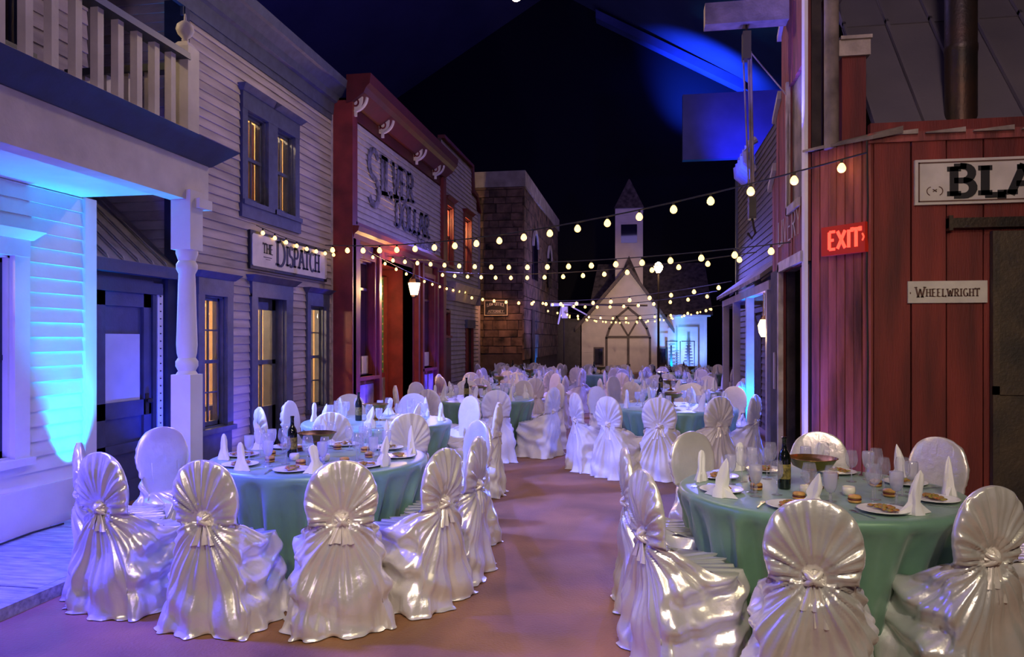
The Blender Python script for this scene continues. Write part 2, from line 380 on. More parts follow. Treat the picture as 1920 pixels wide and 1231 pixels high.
# stroke letters -------------------------------------------------------------
def arc(cx,cy,rx,ry,a0,a1,n=9): return [(cx+rx*math.cos(math.radians(a0+(a1-a0)*i/n)), cy+ry*math.sin(math.radians(a0+(a1-a0)*i/n))) for i in range(n+1)]
G = {
 'A': (.8,[[(0,0),(.4,1)],[(.4,1),(.8,0)],[(.16,.36),(.64,.36)]]), 'B': (.7,[[(.1,0),(.1,1)],[(.1,1),(.38,1)]+arc(.38,.76,.26,.24,90,-90)+[(.1,.52)],[(.38,.52)]+arc(.40,.26,.28,.26,90,-90)+[(.1,0)]]),
 'C': (.75,[arc(.42,.5,.36,.5,50,310,14)]), 'D': (.75,[[(.1,0),(.1,1)],[(.1,1),(.3,1)]+arc(.3,.5,.38,.5,90,-90,12)+[(.1,0)]]),
 'E': (.65,[[(.1,0),(.1,1)],[(.1,1),(.6,1)],[(.1,.52),(.48,.52)],[(.1,0),(.6,0)]]), 'F': (.6,[[(.1,0),(.1,1)],[(.1,1),(.6,1)],[(.1,.52),(.45,.52)]]),
 'G': (.78,[arc(.42,.5,.36,.5,50,330,14),[(.5,.42),(.76,.42)],[(.72,.42),(.72,.05)]]), 'H': (.78,[[(.1,0),(.1,1)],[(.68,0),(.68,1)],[(.1,.52),(.68,.52)]]),
 'I': (.3,[[(.15,0),(.15,1)]]), 'K': (.75,[[(.1,0),(.1,1)],[(.12,.42),(.62,1)],[(.28,.6),(.68,0)]]), 'L': (.62,[[(.1,0),(.1,1)],[(.1,0),(.6,0),(.6,.16)]]),
 'M': (.95,[[(.1,0),(.1,1)],[(.1,1),(.47,.2)],[(.47,.2),(.85,1)],[(.85,1),(.85,0)]]), 'N': (.8,[[(.1,0),(.1,1)],[(.1,1),(.7,0)],[(.7,0),(.7,1)]]),
 'O': (.82,[arc(.41,.5,.36,.5,0,360,18)]), 'P': (.68,[[(.1,0),(.1,1)],[(.1,1),(.36,1)]+arc(.36,.74,.26,.26,90,-90)+[(.1,.48)]]),
 'R': (.75,[[(.1,0),(.1,1)],[(.1,1),(.36,1)]+arc(.36,.76,.26,.24,90,-90)+[(.1,.52)],[(.34,.52),(.68,0)]]),
 'S': (.62,[arc(.31,.75,.24,.25,30,270,10)[:-1]+arc(.31,.25,.25,.25,90,-150,10)]), 'T': (.7,[[(.35,0),(.35,1)],[(.02,.86),(.02,1),(.68,1),(.68,.86)]]),
 'U': (.75,[[(.1,1),(.1,.3)]+arc(.375,.3,.275,.3,180,360)+[(.65,1)]]), 'V': (.75,[[(.05,1),(.375,0)],[(.375,0),(.7,1)]]),
 'W': (1.05,[[(.05,1),(.3,0)],[(.3,0),(.52,.8)],[(.52,.8),(.75,0)],[(.75,0),(1,1)]]), 'X': (.75,[[(.05,0),(.7,1)],[(.05,1),(.7,0)]]), 'Y': (.72,[[(.36,0),(.36,.48)],[(.36,.48),(.04,1)],[(.36,.48),(.68,1)]]), ' ': (.4,[]),
}
def text(F, s, u, v, h, n, mb, wid=1, thick=.16, thin=.5, serif=True, rev=False, gap=.12, rot=0, depth=.006, warp=None, wide=None):
    tot = sum(G[c][0]+gap for c in s)-gap; k = h*wid
    if wide: k = wide/tot
    x = 0
    for c in s:
        wd, st = G[c]
        for pl in st:
            Q = [(q[0]*k, q[1]*h) for q in pl]; seg = []
            for a,b in zip(Q,Q[1:]):
                L_ = math.hypot(b[0]-a[0],b[1]-a[1]) or 1e-6; seg.append(((b[0]-a[0])/L_,(b[1]-a[1])/L_))
            closed = math.hypot(Q[0][0]-Q[-1][0],Q[0][1]-Q[-1][1]) < 1e-4
            def side(i, sg_, end):
                d0 = seg[i]; j_ = i+1 if end else i-1; q = Q[i+1] if end else Q[i]
                if closed: j_ %= len(seg)
                t_ = h*thick*(thin+(1-thin)*abs(d0[1]))/2; ext = 0
                nx_, ny_ = -d0[1], d0[0]
                if 0 <= j_ < len(seg):
                    d1 = seg[j_]; c_ = d0[0]*d1[0]+d0[1]*d1[1]
                    if c_ > .6:
                        mx,my = -(d0[1]+d1[1]), d0[0]+d1[0]; l = math.hypot(mx,my); nx_,ny_ = mx/l,my/l
                        t_ = h*thick*(thin+(1-thin)*(abs(d0[1])+abs(d1[1]))/2)/2
                    else: ext = t_*(1 if c_ < .3 else .4)
                e_ = ext if end else -ext
                return (x*k+q[0]+d0[0]*e_+nx_*t_*sg_, q[1]+d0[1]*e_+ny_*t_*sg_)
            for i_ in range(len(seg)):
                pr(F, [side(i_,1,0),side(i_,-1,0),side(i_,-1,1),side(i_,1,1)], u, v, n, mb, rev, depth, warp)
            if serif:
                for e, f in ((pl[0],pl[1]),(pl[-1],pl[-2])):
                    if abs(e[1]-f[1]) > .3 and (e[1] < .01 or e[1] > .99):
                        q = h*thick*(.95 if thick < .25 else .80); t2 = h*thick*(.26 if thick < .25 else .30); cx = (x+e[0])*k; cy = e[1]*h+(-t2 if e[1] > .5 else t2)
                        P = [(cx-q,cy-t2),(cx+q,cy-t2),(cx+q,cy+t2),(cx-q,cy+t2)]
                        pr(F, P, u, v, n, mb, rev, depth, warp)
        x += wd+gap
    return tot*k
def pr(F, P, u, v, n, mb, rev, depth, warp):
    if warp: P = [warp(*p) for p in P]
    mb.prism(F, [(u+(-p[0] if rev else p[0]), v+p[1]) for p in P], n, n+depth)

# ------------------------------------------------------------------ setting
struct('floor', MB().box(-18,20,-8,46,-.1,0), M_FLOOR, 'worn brown concrete street floor')
cl = MB(); F = WY(-8)
def cz(x): return 23.2-.6*abs(x+5.2)
for (x0,x1,nm) in ((-18,-5.2,'ceiling'),(-5.2,20,'ceiling')):
    struct(nm, MB().hexa([(x0,-8,cz(x0)),(x1,-8,cz(x1)),(x1,46,cz(x1)),(x0,46,cz(x0)),(x0,-8,cz(x0)+.2),(x1,-8,cz(x1)+.2),(x1,46,cz(x1)+.2),(x0,46,cz(x0)+.2)]), M_CEIL, 'dark sloping hall ceiling washed with deep blue light')
struct('wall_back', MB().prism(WY(46), [(-18,0),(20,0),(20,cz(20)),(-5.2,cz(-5.2)),(-18,cz(-18))], -.2, 0), M_BLACK, 'black drape closing the far end of the hall')
struct('wall_left', MB().box(-18.2,-18,-8,46,0,cz(-18)), M_BLACK)
struct('wall_right', MB().box(20,20.2,-8,46,0,cz(20)), M_BLACK)
# lit sloping beam on end wall and hanging bulkhead
xb0, xb1 = -2.6, 5.9
struct('trim_1', MB().hexa([(xb0,44.6,cz(xb0)-.9),(xb1,44.6,cz(xb1)-.55),(xb1,45.4,cz(xb1)-.55),(xb0,45.4,cz(xb0)-.9),
        (xb0,44.6,cz(xb0)-.4),(xb1,44.6,cz(xb1)),(xb1,45.4,cz(xb1)),(xb0,45.4,cz(xb0)-.4)]), M_BULK, 'sloping ceiling beam lit bright blue')
struct('trim_2', MB().box(1.87,9,34,34.4,9.6,12.5), M_BULK, 'hanging ceiling bulkhead glowing blue along its lower edge')

# boardwalk in front of the porch house
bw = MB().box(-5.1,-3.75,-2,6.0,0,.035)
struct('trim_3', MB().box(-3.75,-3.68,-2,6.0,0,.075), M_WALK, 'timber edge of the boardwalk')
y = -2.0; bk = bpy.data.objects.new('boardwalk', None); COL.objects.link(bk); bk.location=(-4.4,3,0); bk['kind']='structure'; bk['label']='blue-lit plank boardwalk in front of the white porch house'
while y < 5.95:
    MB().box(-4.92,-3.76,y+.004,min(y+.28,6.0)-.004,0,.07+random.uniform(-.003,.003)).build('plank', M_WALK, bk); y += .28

# ------------------------------------------------------------------ porch house (left, blue lit)
PH = thing('porch_house', 'white clapboard house with balcony porch washed in blue light, at left edge', 'building', (-5, 3, 0))
F = WX(-5)
win = (4.1, 5.24, .70, 2.32)
uw = (4.25, 5.30, 4.02, 5.6)
W = wall_holes(F, -.5, 6.15, 0, 6.6, [win, uw], -.15, -.01)
W.fbox(WY(6.15), -8, -5, 0, 6.6, -.0, .14)
W.build('wall_core', M_DARKW, PH)
MB().fbox(F,-.5,6.12,.0,.42,0,.05).build('base_board', M_LIT, PH)
rows(F, -.5, 6.08, .42, 2.93, .125, [(win[0]-.14,win[1]+.14,.65,2.48)], PH, M_LIT)
MB().fbox(F,6.02,6.16,.0,2.93,0,.045).build('corner_board', M_LIT, PH)
window(F, PH, *win, M_LIT, cw=.15, cols=2, rws=4, sash=M_NAVY, head=.14)
rows(F, 3.4, 6.08, 3.35, 6.5, .13, [(uw[0]-.1,uw[1]+.1,3.97,5.76)], PH, M_DISP)
window(F, PH, *uw, M_NAVY, cw=.10, cols=2, rws=4, sash=M_DARKW, head=.14)
MB().fbox(F,3.9,5.4,.4,2.6,-.95,-.9).build('room_wall', M_ROOM, PH)
MB().fbox(F,3.9,5.6,3.6,5.9,-.75,-.7).build('room_wall', M_CURT, PH)
point('room_lamp', (-5.5, 4.9, 2.2), WARM, 14, .06); point('room_lamp', (-5.4, 5.0, 5.2), WARM, 90, .06)
MB().fbox(F,uw[0]+.05,uw[0]+.34,uw[2]+.02,uw[3]-.02,-.2,-.17).build('curtain', M_CURTB, PH)
# balcony deck
MB().box(-5,-3.84,-.5,6.0,2.93,3.0).build('porch_ceiling', M_LIT, PH)
MB().box(-3.9,-3.74,-.5,6.02,2.82,3.16).box(-5,-3.9,5.86,6.02,2.96,3.16).build('fascia', M_CREAM, PH)
MB().hexa([(-5,-.5,3.16),(-3.72,-.5,3.16),(-3.72,6.04,3.16),(-5,6.04,3.16),(-5,-.5,3.32),(-3.55,-.5,3.32),(-3.55,6.22,3.32),(-5,6.22,3.32)]).build('deck_edge', M_NAVY, PH)
RB = []
MB().box(-3.86,-3.76,-.5,5.86,3.34,3.42).build('bottom_rail', M_CREAM, PH)
MB().hexa([(-3.87,-.5,4.0),(-3.73,-.5,4.0),(-3.73,5.75,4.0),(-3.87,5.75,4.0),(-3.86,-.5,4.06),(-3.74,-.5,4.06),(-3.74,5.75,4.06),(-3.86,5.75,4.06)]).build('top_rail', M_NAVYD, PH)
yb = 5.58
while yb > .5:
    MB().box(-3.84,-3.78,yb-.03,yb+.03,3.42,4.0).build('baluster', M_CREAM, PH); yb -= .21
MB().box(-4.95,-3.9,5.78,5.86,3.34,3.40).build('bottom_rail', M_CREAM, PH)
MB().box(-4.95,-3.9,5.76,5.88,3.94,4.0).build('top_rail', M_NAVYD, PH)
for i in range(5): MB().box(-4.80+i*.21-.03,-4.80+i*.21+.03,5.79,5.85,3.40,3.94).build('baluster', M_CREAM, PH)
MB().box(-3.9,-3.74,5.72,5.88,3.32,4.12).hexa([(-3.9,5.72,4.12),(-3.74,5.72,4.12),(-3.74,5.88,4.12),(-3.9,5.88,4.12),(-3.86,5.76,4.17),(-3.78,5.76,4.17),(-3.78,5.84,4.17),(-3.86,5.84,4.17)]).build('newel_post', M_CREAM, PH)
MB().lathe([(.02,0),(.03,.02),(.025,.035),(.06,.07),(.075,.11),(.065,.15),(.03,.18),(.012,.19),(.008,.24),(0.001,.25)], 16, (-3.82,5.8,4.17)).build('finial', M_CREAM, PH, smooth=True)
# turned porch post
PX, PY = -3.79, 5.78
pp = MB().box(PX-.09,PX+.09,PY-.09,PY+.09,0,1.35).box(PX-.09,PX+.09,PY-.09,PY+.09,2.40,2.9)
pp.lathe([(.088,1.35),(.07,1.38),(.09,1.42),(.09,1.46),(.07,1.49),(.08,1.53),(.085,1.60),(.078,1.8),(.07,2.1),(.066,2.2),(.085,2.24),(.085,2.28),(.068,2.31),(.088,2.37),(.088,2.40)], 20, (PX,PY,0))
pp.build('porch_post', M_LIT, PH, smooth=2)
MB().box(PX-.11,PX+.13,PY-.02,PY+.17,2.76,2.84).build('post_capital', M_LIT, PH)

# par-can uplight standing at the foot of the wall
U = thing('stage_uplight', 'black box uplight on the boardwalk at the foot of the blue-lit wall', 'light', (-4.70, 5.84, .07))
ub = MB().box(-4.80,-4.60,5.76,5.94,.12,.36); ub.box(-4.82,-4.80,5.80,5.88,.07,.3).box(-4.60,-4.58,5.80,5.88,.07,.3).box(-4.82,-4.58,5.80,5.88,.07,.09); ub.build('housing', M_BLK, U)
MB().box(-4.79,-4.61,5.94,5.96,.14,.34).build('rear_fins', M_BLK, U)
uc = MB().tube([(-4.82,5.6,.085),(-4.86,5.3,.08),(-4.8,4.9,.085),(-4.88,4.3,.08),(-4.86,3,.085)], .008, 6).build('power_cable', M_WIRE)
tag(uc, 'black power cable lying on the boardwalk along the blue-lit wall base', 'cable')

# ------------------------------------------------------------------ lean-to with blue door
SH = thing('lean_to_shed', 'dark blue lean-to with metal roof between white house and grey clapboard building', 'building', (-5.1, 6.9, 0))
F = WX(-5.12)
dr = (6.35, 7.16, .02, 2.12)
wall_holes(F, 6.16, 7.52, 0, 2.32, [dr], -.1, 0).build('wall_core', M_DOORB, SH)
MB().fbox(F,7.36,7.52,0,2.3,0,.07).fbox(F,7.16,7.22,0,2.2,0,.03).fbox(F,6.16,7.3,2.12,2.24,0,.05).build('trim_boards', M_NAVY, SH)
MB().fbox(F,7.24,7.33,0,2.2,0,.03).build('pale_strip', M_LIT, SH, 'pale strip studded with nail heads')
nn = MB()
for i in range(26): nn.fbox(F,7.275,7.29,.1+i*.08,.112+i*.08,.03,.04)
nn.build('nail_heads', M_DARKW, SH, kind='stuff')
D = MB(); D.fbox(F,dr[0],dr[1],0,2.12,-.05,-.02); dd = D.build('door', M_DOORB, SH)
fr = MB(); a,b = dr[0],dr[1]
for q in ((a,a+.12,0,2.12),(b-.12,b,0,2.12),(a,b,1.98,2.12),(a,b,.0,.22),(a,b,.86,1.02),(a,b,.50,.60)): fr.fbox(F,*q,-.02,.01)
fr.build('door_frame', M_DOORB, dd)
MB().fbox(F,a+.12,b-.16,1.02,1.70,-.02,-.008).build('door_glass', M_FROST, dd, 'pale frosted glass panel')
MB().fbox(F,b-.10,b-.05,.86,1.08,.01,.02).lathe([(.012,0),(.03,.01),(.03,.04),(.01,.05)],12,F(b-.075,.98,.05)).build('door_knob', M_PIPE, dd)
mr = []
for i in range(6):
    y0 = 6.17+i*.225; y1 = y0+.225
    p = MB().hexa([(-5.02,y0,2.40),(-5.02,y1,2.40),(-6.1,y1,3.38),(-6.1,y0,3.38),(-5.04,y0,2.43),(-5.04,y1,2.43),(-6.12,y1,3.41),(-6.12,y0,3.41)])
    p.hexa([(-5.02,y0,2.43),(-5.02,y0+.02,2.43),(-6.1,y0+.02,3.41),(-6.1,y0,3.41),(-5.04,y0,2.47),(-5.04,y0+.02,2.47),(-6.12,y0+.02,3.45),(-6.12,y0,3.45)])
    p.build('roof_panel', M_SHEDR, SH)
MB().hexa([(-5.12,6.16,2.30),(-4.98,6.16,2.30),(-4.98,7.52,2.30),(-5.12,7.52,2.30),(-5.12,6.16,2.44),(-4.98,6.16,2.42),(-4.98,7.52,2.42),(-5.12,7.52,2.44)]).build('eave_fascia', M_NAVY, SH)
MB().box(-6.2,-5.12,6.2,6.26,0,2.3).box(-6.2,-5.2,7.46,7.5,2.3,2.4).build('side_wall', M_DOORB, SH)

# ------------------------------------------------------------------ newspaper office (grey clapboard)
DB = thing('newspaper_office', 'grey weathered two-storey clapboard newspaper office with slate blue windows', 'building', (-5, 9.6, 0))
F = WX(-5)
Wl = (7.90, 8.38, .62, 2.16); Dr = (9.12, 9.92, .04, 2.2); Wr = (10.72, 11.28, .6, 2.16)
Wu1 = (8.86, 9.40, 3.44, 4.58); Wu2 = (9.66, 10.20, 3.44, 4.58)
holes = [Wl, Dr, Wr, Wu1, Wu2]
core = wall_holes(F, 7.56, 11.62, 0, 5.5, holes, -.12, -.01); core.box(-8,-5.02,7.56,7.68,0,5.5); core.build('wall_core', M_DARKW, DB)
pad = [(Wl[0]-.14,Wl[1]+.14,-1,2.42),(Dr[0]-.16,Dr[1]+.2,-1,2.44),(Wr[0]-.12,Wr[1]+.12,-1,2.42),(8.72,10.34,3.28,4.86)]
rows(F, 7.60, 11.56, .12, 5.32, .105, pad, DB, M_DISP)
rows(WY(7.56), -7.2, -5.08, 2.35, 5.5, .105, [], DB, M_DISP)
MB().fbox(F,7.52,7.60,0,5.4,-.05,.05).fbox(WY(7.56),-5.2,-5.0,0,5.4,0,.05).build('corner_board', M_NAVY, DB, 'dark navy corner board')
MB().fbox(F,11.54,11.60,0,5.35,-.05,.045).build('corner_board', M_DISP, DB)
prof = [(0,5.32),(.05,5.32),(.07,5.50),(.12,5.52),(.14,5.62),(.24,5.72),(.28,5.74),(.30,5.86),(0,5.86)]
cm = MB(); k = len(prof)
cm.add([(-5+n_,7.35,z) for n_,z in prof]+[(-5+n_,11.64,z) for n_,z in prof], [tuple(range(k)),tuple(range(2*k-1,k-1,-1))]+[(i,(i+1)%k,k+(i+1)%k,k+i) for i in range(k)])
cm.build('cornice', M_BTRIM, DB)
MB().fbox(F,7.5,11.6,5.22,5.34,.0,.035).build('frieze_board', M_BTRIM, DB)
window(F, DB, *Wl, M_BTRIM, cw=.13, cols=2, rws=4, head=.2, extra=.5)
window(F, DB, *Wr, M_BTRIM, cw=.12, cols=2, rws=4, head=.2, extra=.5)
window(F, DB, *Wu1, M_BTRIM, cw=.13, cols=2, rws=2, head=.22)
window(F, DB, *Wu2, M_BTRIM, cw=.13, cols=2, rws=2, head=.22)
MB().fbox(F,9.4+.13,9.66-.13,3.4,4.8,0,.05).fbox(F,8.70,10.36,3.20,3.38,.0,.06).build('window_mullion', M_BTRIM, DB)
# recessed door
d0,d1 = Dr[0],Dr[1]
MB().fbox(F,d0-.16,d0,0,2.24,-.02,.05).fbox(F,d1,d1+.2,0,2.24,-.02,.05).fbox(F,d0-.16,d1+.2,2.2,2.42,-.02,.055).hexa([F(d0-.2,2.40,0),F(d1+.24,2.40,0),F(d1+.24,2.40,.07),F(d0-.2,2.40,.07),F(d0-.26,2.48,0),F(d1+.30,2.48,0),F(d1+.30,2.48,.15),F(d0-.26,2.48,.15)]).fbox(F,d1-.02,d1,0,2.2,-.3,0).fbox(F,d0,d0+.02,0,2.2,-.3,0).build('door_casing', M_BTRIM, DB)
dob = MB()
for q in ((d0,d0+.10,0,2.2),(d1-.12,d1,0,2.2),(d0,d1,2.05,2.2),(d0,d1,0,.72),(d0,d1,1.30,1.36)): dob.fbox(F,*q,-.16,-.11)
dob.fbox(F,(d0+d1)/2-.02,(d0+d1)/2+.02,.72,2.05,-.15,-.12)
dr2 = dob.build('door', M_BTRIM, DB)
for uu in ((d0+.1,(d0+d1)/2-.02),((d0+d1)/2+.02,d1-.12)):
    for vv in ((.72,1.30),(1.36,2.05)): MB().fbox(F,*uu,*vv,-.142,-.138).build('pane', M_PANE, dr2)
MB().fbox(F,d0-.2,d1+.25,0,.04,-.3,.25).build('door_step', M_OLDW, DB)
# lit rooms inside
rm = MB().fbox(F,7.7,11.5,0,2.7,-2.0,-1.94).fbox(F,7.7,7.76,0,2.7,-1.94,-.14).fbox(F,11.44,11.5,0,2.7,-1.94,-.14).fbox(F,7.7,11.5,2.7,2.76,-2,-.14).fbox(F,7.7,11.5,0,.03,-1.94,-.14)
rm.build('ground_floor_room', M_ROOM, DB)
rm = MB().fbox(F,8.5,10.5,3.0,5.1,-1.0,-.95).fbox(F,8.5,8.55,3.0,5.1,-.95,-.14).fbox(F,10.45,10.5,3.0,5.1,-.95,-.14).fbox(F,8.5,10.5,5.1,5.15,-1,-.14).fbox(F,8.5,10.5,3.0,3.05,-1,-.14)
rm.build('upper_room', M_ROOM, DB)
point('room_lamp', (-6.0, 9.9, 2.15), WARM, 120, .05); point('room_lamp', (-6.2, 8.7, 2.1), WARM, 70, .05); point('room_lamp', (-5.6, 9.3, 4.9), WARM, 130, .05)
for wv in (Wu1, Wu2):
    MB().fbox(F,wv[0]+.30,wv[1]-.02,wv[2]+.02,wv[3]-.04,-.17,-.15).build('curtain', M_CURTB if wv is Wu1 else M_CURT, DB)
    MB().fbox(F,wv[0]+.02,wv[0]+.22,wv[2]+.02,wv[3]-.04,-.20,-.18).build('curtain', M_CURT, DB)
ct = MB().lathe([(.16,.03),(.02,.08),(.02,1.5),(.03,1.55)],10,(-5.5,7.98,0)); ct.tube([(-5.5,7.98,1.5),(-5.45,8.1,1.62)],.015,6).tube([(-5.5,7.98,1.5),(-5.45,7.86,1.62)],.015,6); ct.box(-5.56,-5.44,7.9,8.06,.9,1.45)
tag(ct.build('coat_stand', M_FURN), 'dark coat stand seen inside the leftmost office window', 'coat stand')
T = thing('printing_desk', 'dark desk with machine seen through the leftmost office window', 'desk', (-5.9, 8.8, 0))
MB().box(-6.2,-5.5,8.35,9.1,.72,.78).build('desk_top', M_FURN, T)
for x_ in (-6.15,-5.55):
    for y_ in (8.4,9.05): MB().box(x_-.03,x_+.03,y_-.03,y_+.03,.03,.72).build('leg', M_FURN, T)
MB().box(-6.05,-5.7,8.45,8.9,.78,.95).lathe([(.02,.95),(.14,.97),(.14,1.0),(.02,1.02)],12,(-5.85,8.68,0)).build('machine', M_FURN, T)
pf = MB(); pf.fbox(F,10.0,10.5,1.45,1.8,-1.94,-1.9); tag(pf.build('picture_frame', M_DARKW), 'dark framed picture on the office back wall seen through the door glass', 'picture')
for (x_,y_,lab) in ((-5.72,8.16,'glowing lamp seen in the leftmost office window'),(-5.72,11.0,'glowing lamp seen in the narrow right office window')):
    t = thing('wall_lamp', lab, 'lamp', (x_,y_,1.72)); MB().lathe([(.02,1.78),(.05,1.82),(.06,1.93),(.03,1.96)],12,(x_,y_,0)).build('lamp_shade', M_LANT, t, smooth=True)
    MB().tube([(x_,y_,1.72),(x_,y_,1.80)],.012,6).tube([(x_,y_,1.96),(x_,y_,2.70)],.006,6).build('lamp_stem', M_BRASS, t)
# THE DISPATCH sign
S = thing('dispatch_sign', 'long white black-edged sign reading The Dispatch on the grey office', 'sign', (-4.96, 10.2, 2.8))
MB().fbox(F,8.90,11.28,2.56,3.06,.03,.06).build('sign_frame', M_SIGNB, S)
MB().prism(F,[(8.93,2.62),(8.96,2.60),(11.22,2.60),(11.25,2.63),(11.25,2.98),(11.20,3.02),(8.96,3.02),(8.93,2.99)],.06,.072).build('sign_board', M_SIGNW, S)
tx = MB(); text(F,'THE',9.20,2.79,.13,.072,tx,thick=.16,wide=.27); tx.fbox(F,9.22,9.44,2.735,2.745,.072,.076); tx.fbox(F,9.28,9.40,2.71,2.716,.072,.076)
text(F,'D',9.57,2.66,.34,.072,tx,thick=.17,wide=.27); text(F,'ISPATCH',9.86,2.68,.28,.072,tx,thick=.18,wide=1.10,gap=.1)
tx.build('lettering', M_SIGNB, S)

# ------------------------------------------------------------------ saloon
SL = thing('saloon', 'dark red saloon with bracketed cornice and large painted signboard', 'building', (-4.7, 14.5, 0))
F = WX(-4.72)
w1 = (11.98, 12.75, 1.02, 3.02); w2 = (15.75, 16.65, 1.02, 3.02); dd_ = (13.15, 15.1, 0, 3.1)
c = wall_holes(F, 11.6, 17.42, 0, 5.6, [w1, w2, dd_], -.2, 0); c.box(-7,-4.72,11.6,11.75,0,5.6); c.build('wall_core', M_SAL, SL)
MB().box(-5.0,-4.62,11.56,11.72,0,5.55).box(-4.74,-4.62,11.6,11.9,0,3.4).build('corner_pilaster', M_SAL, SL)
MB().box(-4.74,-4.60,17.22,17.46,0,5.5).build('corner_pilaster', M_SAL, SL)
for u in (12.87,15.28,15.60,16.80): MB().fbox(F,u,u+.12,0,3.3,0,.09).build('pilaster', M_SAL, SL)
prof = [(0,3.28),(.10,3.30),(.12,3.38),(.18,3.42),(.20,3.50),(0,3.52)]; k = len(prof)
MB().add([(-4.72+n_,11.6,z) for n_,z in prof]+[(-4.72+n_,17.46,z) for n_,z in prof], [tuple(range(k)),tuple(range(2*k-1,k-1,-1))]+[(i,(i+1)%k,k+(i+1)%k,k+i) for i in range(k)]).build('belt_cornice', M_SAL, SL)
prof = [(0,5.50),(.10,5.52),(.30,5.66),(.34,5.74),(.40,5.80),(.42,5.96),(0,5.96)]
MB().add([(-4.72+n_,11.54,z) for n_,z in prof]+[(-4.72+n_,17.46,z) for n_,z in prof], [tuple(range(k+1)),tuple(range(2*k+1,k,-1))]+[(i,(i+1)%(k+1),k+1+(i+1)%(k+1),k+1+i) for i in range(k+1)]).build('cornice', M_SALD, SL)
MB().fbox(F,11.72,17.42,5.30,5.50,0,.05).build('frieze_board', M_SALD, SL)
# signboard
sg = rows(F, 11.82, 17.22, 3.60, 5.27, .105, [], SL, M_SALW, name='sign_clapboard', n0=.03)
MB().fbox(F,11.76,11.83,3.56,5.30,.02,.08).fbox(F,17.2,17.28,3.56,5.30,.02,.08).fbox(F,11.76,17.28,3.52,3.60,.02,.08).build('sign_border', M_SAL, SL)
tx = MB()
def warpS(L_, h0, h1): return lambda x,y: (x, y*(h0+(h1-h0)*x/L_)+ (1-(h0+(h1-h0)*x/L_))*.9)
text(F,'S',12.35,4.02,.98,.062,tx,thick=.17,thin=.5,wide=.62)
text(F,'ILVER',13.02,4.28,.74,.062,tx,thick=.20,thin=.45,wide=2.0,gap=.08,warp=lambda x,y:(x,y*(1-.12*x)+.10*x))
text(F,'DOLLAR',13.85,3.84,.50,.062,tx,thick=.22,thin=.45,wide=2.35,gap=.08,warp=lambda x,y:(x,y+.02*x))
text(F,'SALOON',15.3,3.64,.17,.062,tx,thick=.2,wide=1.35)
tx.build('lettering', M_SIGNG, SL, 'faded blue-grey Silver Dollar Saloon lettering')
# scroll brackets
for u in (11.68, 13.0, 15.1, 16.55):
    t = MB()
    FB = Frame((-4.68,u,0),(1,0),(0,-1))
    t.prism(FB,[(0,5.63),(.20,5.63),(.19,5.52),(.15,5.44),(.09,5.40),(0,5.38)],0,.05)
    t2 = MB(); pts = arc(.085,5.52,.05,.055,100,-200,14)+[(.03,5.45)]
    for a_,b_ in zip(pts,pts[1:]):
        dx,dy=b_[0]-a_[0],b_[1]-a_[1]; l=math.hypot(dx,dy); px_,py_=-dy/l*.014,dx/l*.014
        t2.prism(FB,[(a_[0]+px_,a_[1]+py_),(a_[0]-px_,a_[1]-py_),(b_[0]-px_,b_[1]-py_),(b_[0]+px_,b_[1]+py_)],.05,.056)
    pts = arc(.04,5.62,.24,.24,-88,-5,10)
    for a_,b_ in zip(pts,pts[1:]):
        dx,dy=b_[0]-a_[0],b_[1]-a_[1]; l=math.hypot(dx,dy); px_,py_=-dy/l*.013,dx/l*.013
        t.prism(FB,[(a_[0]+px_,a_[1]+py_),(a_[0]-px_,a_[1]-py_),(b_[0]-px_,b_[1]-py_),(b_[0]+px_,b_[1]+py_)],0,.06)
    t.fbox(FB,.05,.10,5.30,5.40,.01,.05)
    bb_ = t.build('bracket', M_CREAM, SL, 'white scroll-sawn cornice bracket'); t2.build('scroll_cutout', M_SAL, bb_)
for wv in (w1,w2):
    window(F, SL, *wv, M_SAL, cw=.10, cols=2, rws=2, rail=wv[2]+1.5, pane=M_DPANE, sash=M_SALD, head=.1, inset=.08, cap=False)
    MB().fbox(F,wv[0]+.05,(wv[0]+wv[1])/2-.03,1.04,1.35,-.07,-.066).fbox(F,(wv[0]+wv[1])/2+.03,wv[1]-.05,1.04,1.35,-.07,-.066).build('cafe_curtain', M_CURT, SL)
    for (a_,b_) in ((wv[0]+.02,(wv[0]+wv[1])/2-.04),((wv[0]+wv[1])/2+.04,wv[1]-.02)):
        MB().fbox(F,a_,b_,.18,.86,0,.03).build('raised_panel', M_OLDW, SL)
# recessed doorway
rc = MB().fbox(F,13.15,15.1,0,3.1,-.9,-.86).fbox(F,13.11,13.15,0,3.1,-.86,0).fbox(F,15.1,15.14,0,3.1,-.86,0).fbox(F,13.11,15.14,3.1,3.14,-.86,0)
rc.build('doorway_recess', M_SAL, SL)
MB().fbox(F,13.2,13.55,.3,2.9,-.84,-.82).build('diamond_curtain', M_DIA, SL, 'green curtain with gold diamond pattern')
MB().fbox(F,14.30,14.95,.95,2.95,-.60,-.57).build('diamond_curtain', M_DIA, SL, 'green curtain with gold diamond pattern')
dq = MB().fbox(F,13.62,14.22,0,2.15,-.82,-.76).fbox(F,13.55,13.62,0,2.35,-.84,-.7).fbox(F,14.22,14.30,0,2.9,-.84,-.55).fbox(F,13.2,14.25,2.15,2.3,-.84,-.68).fbox(F,14.30,15.0,0,.95,-.66,-.54).fbox(F,14.95,15.05,0,2.95,-.66,-.5)
dq.build('door', M_SAL, SL)
MB().fbox(F,14.36,14.9,.15,.85,-.54,-.52).build('raised_panel', M_OLDW, SL)
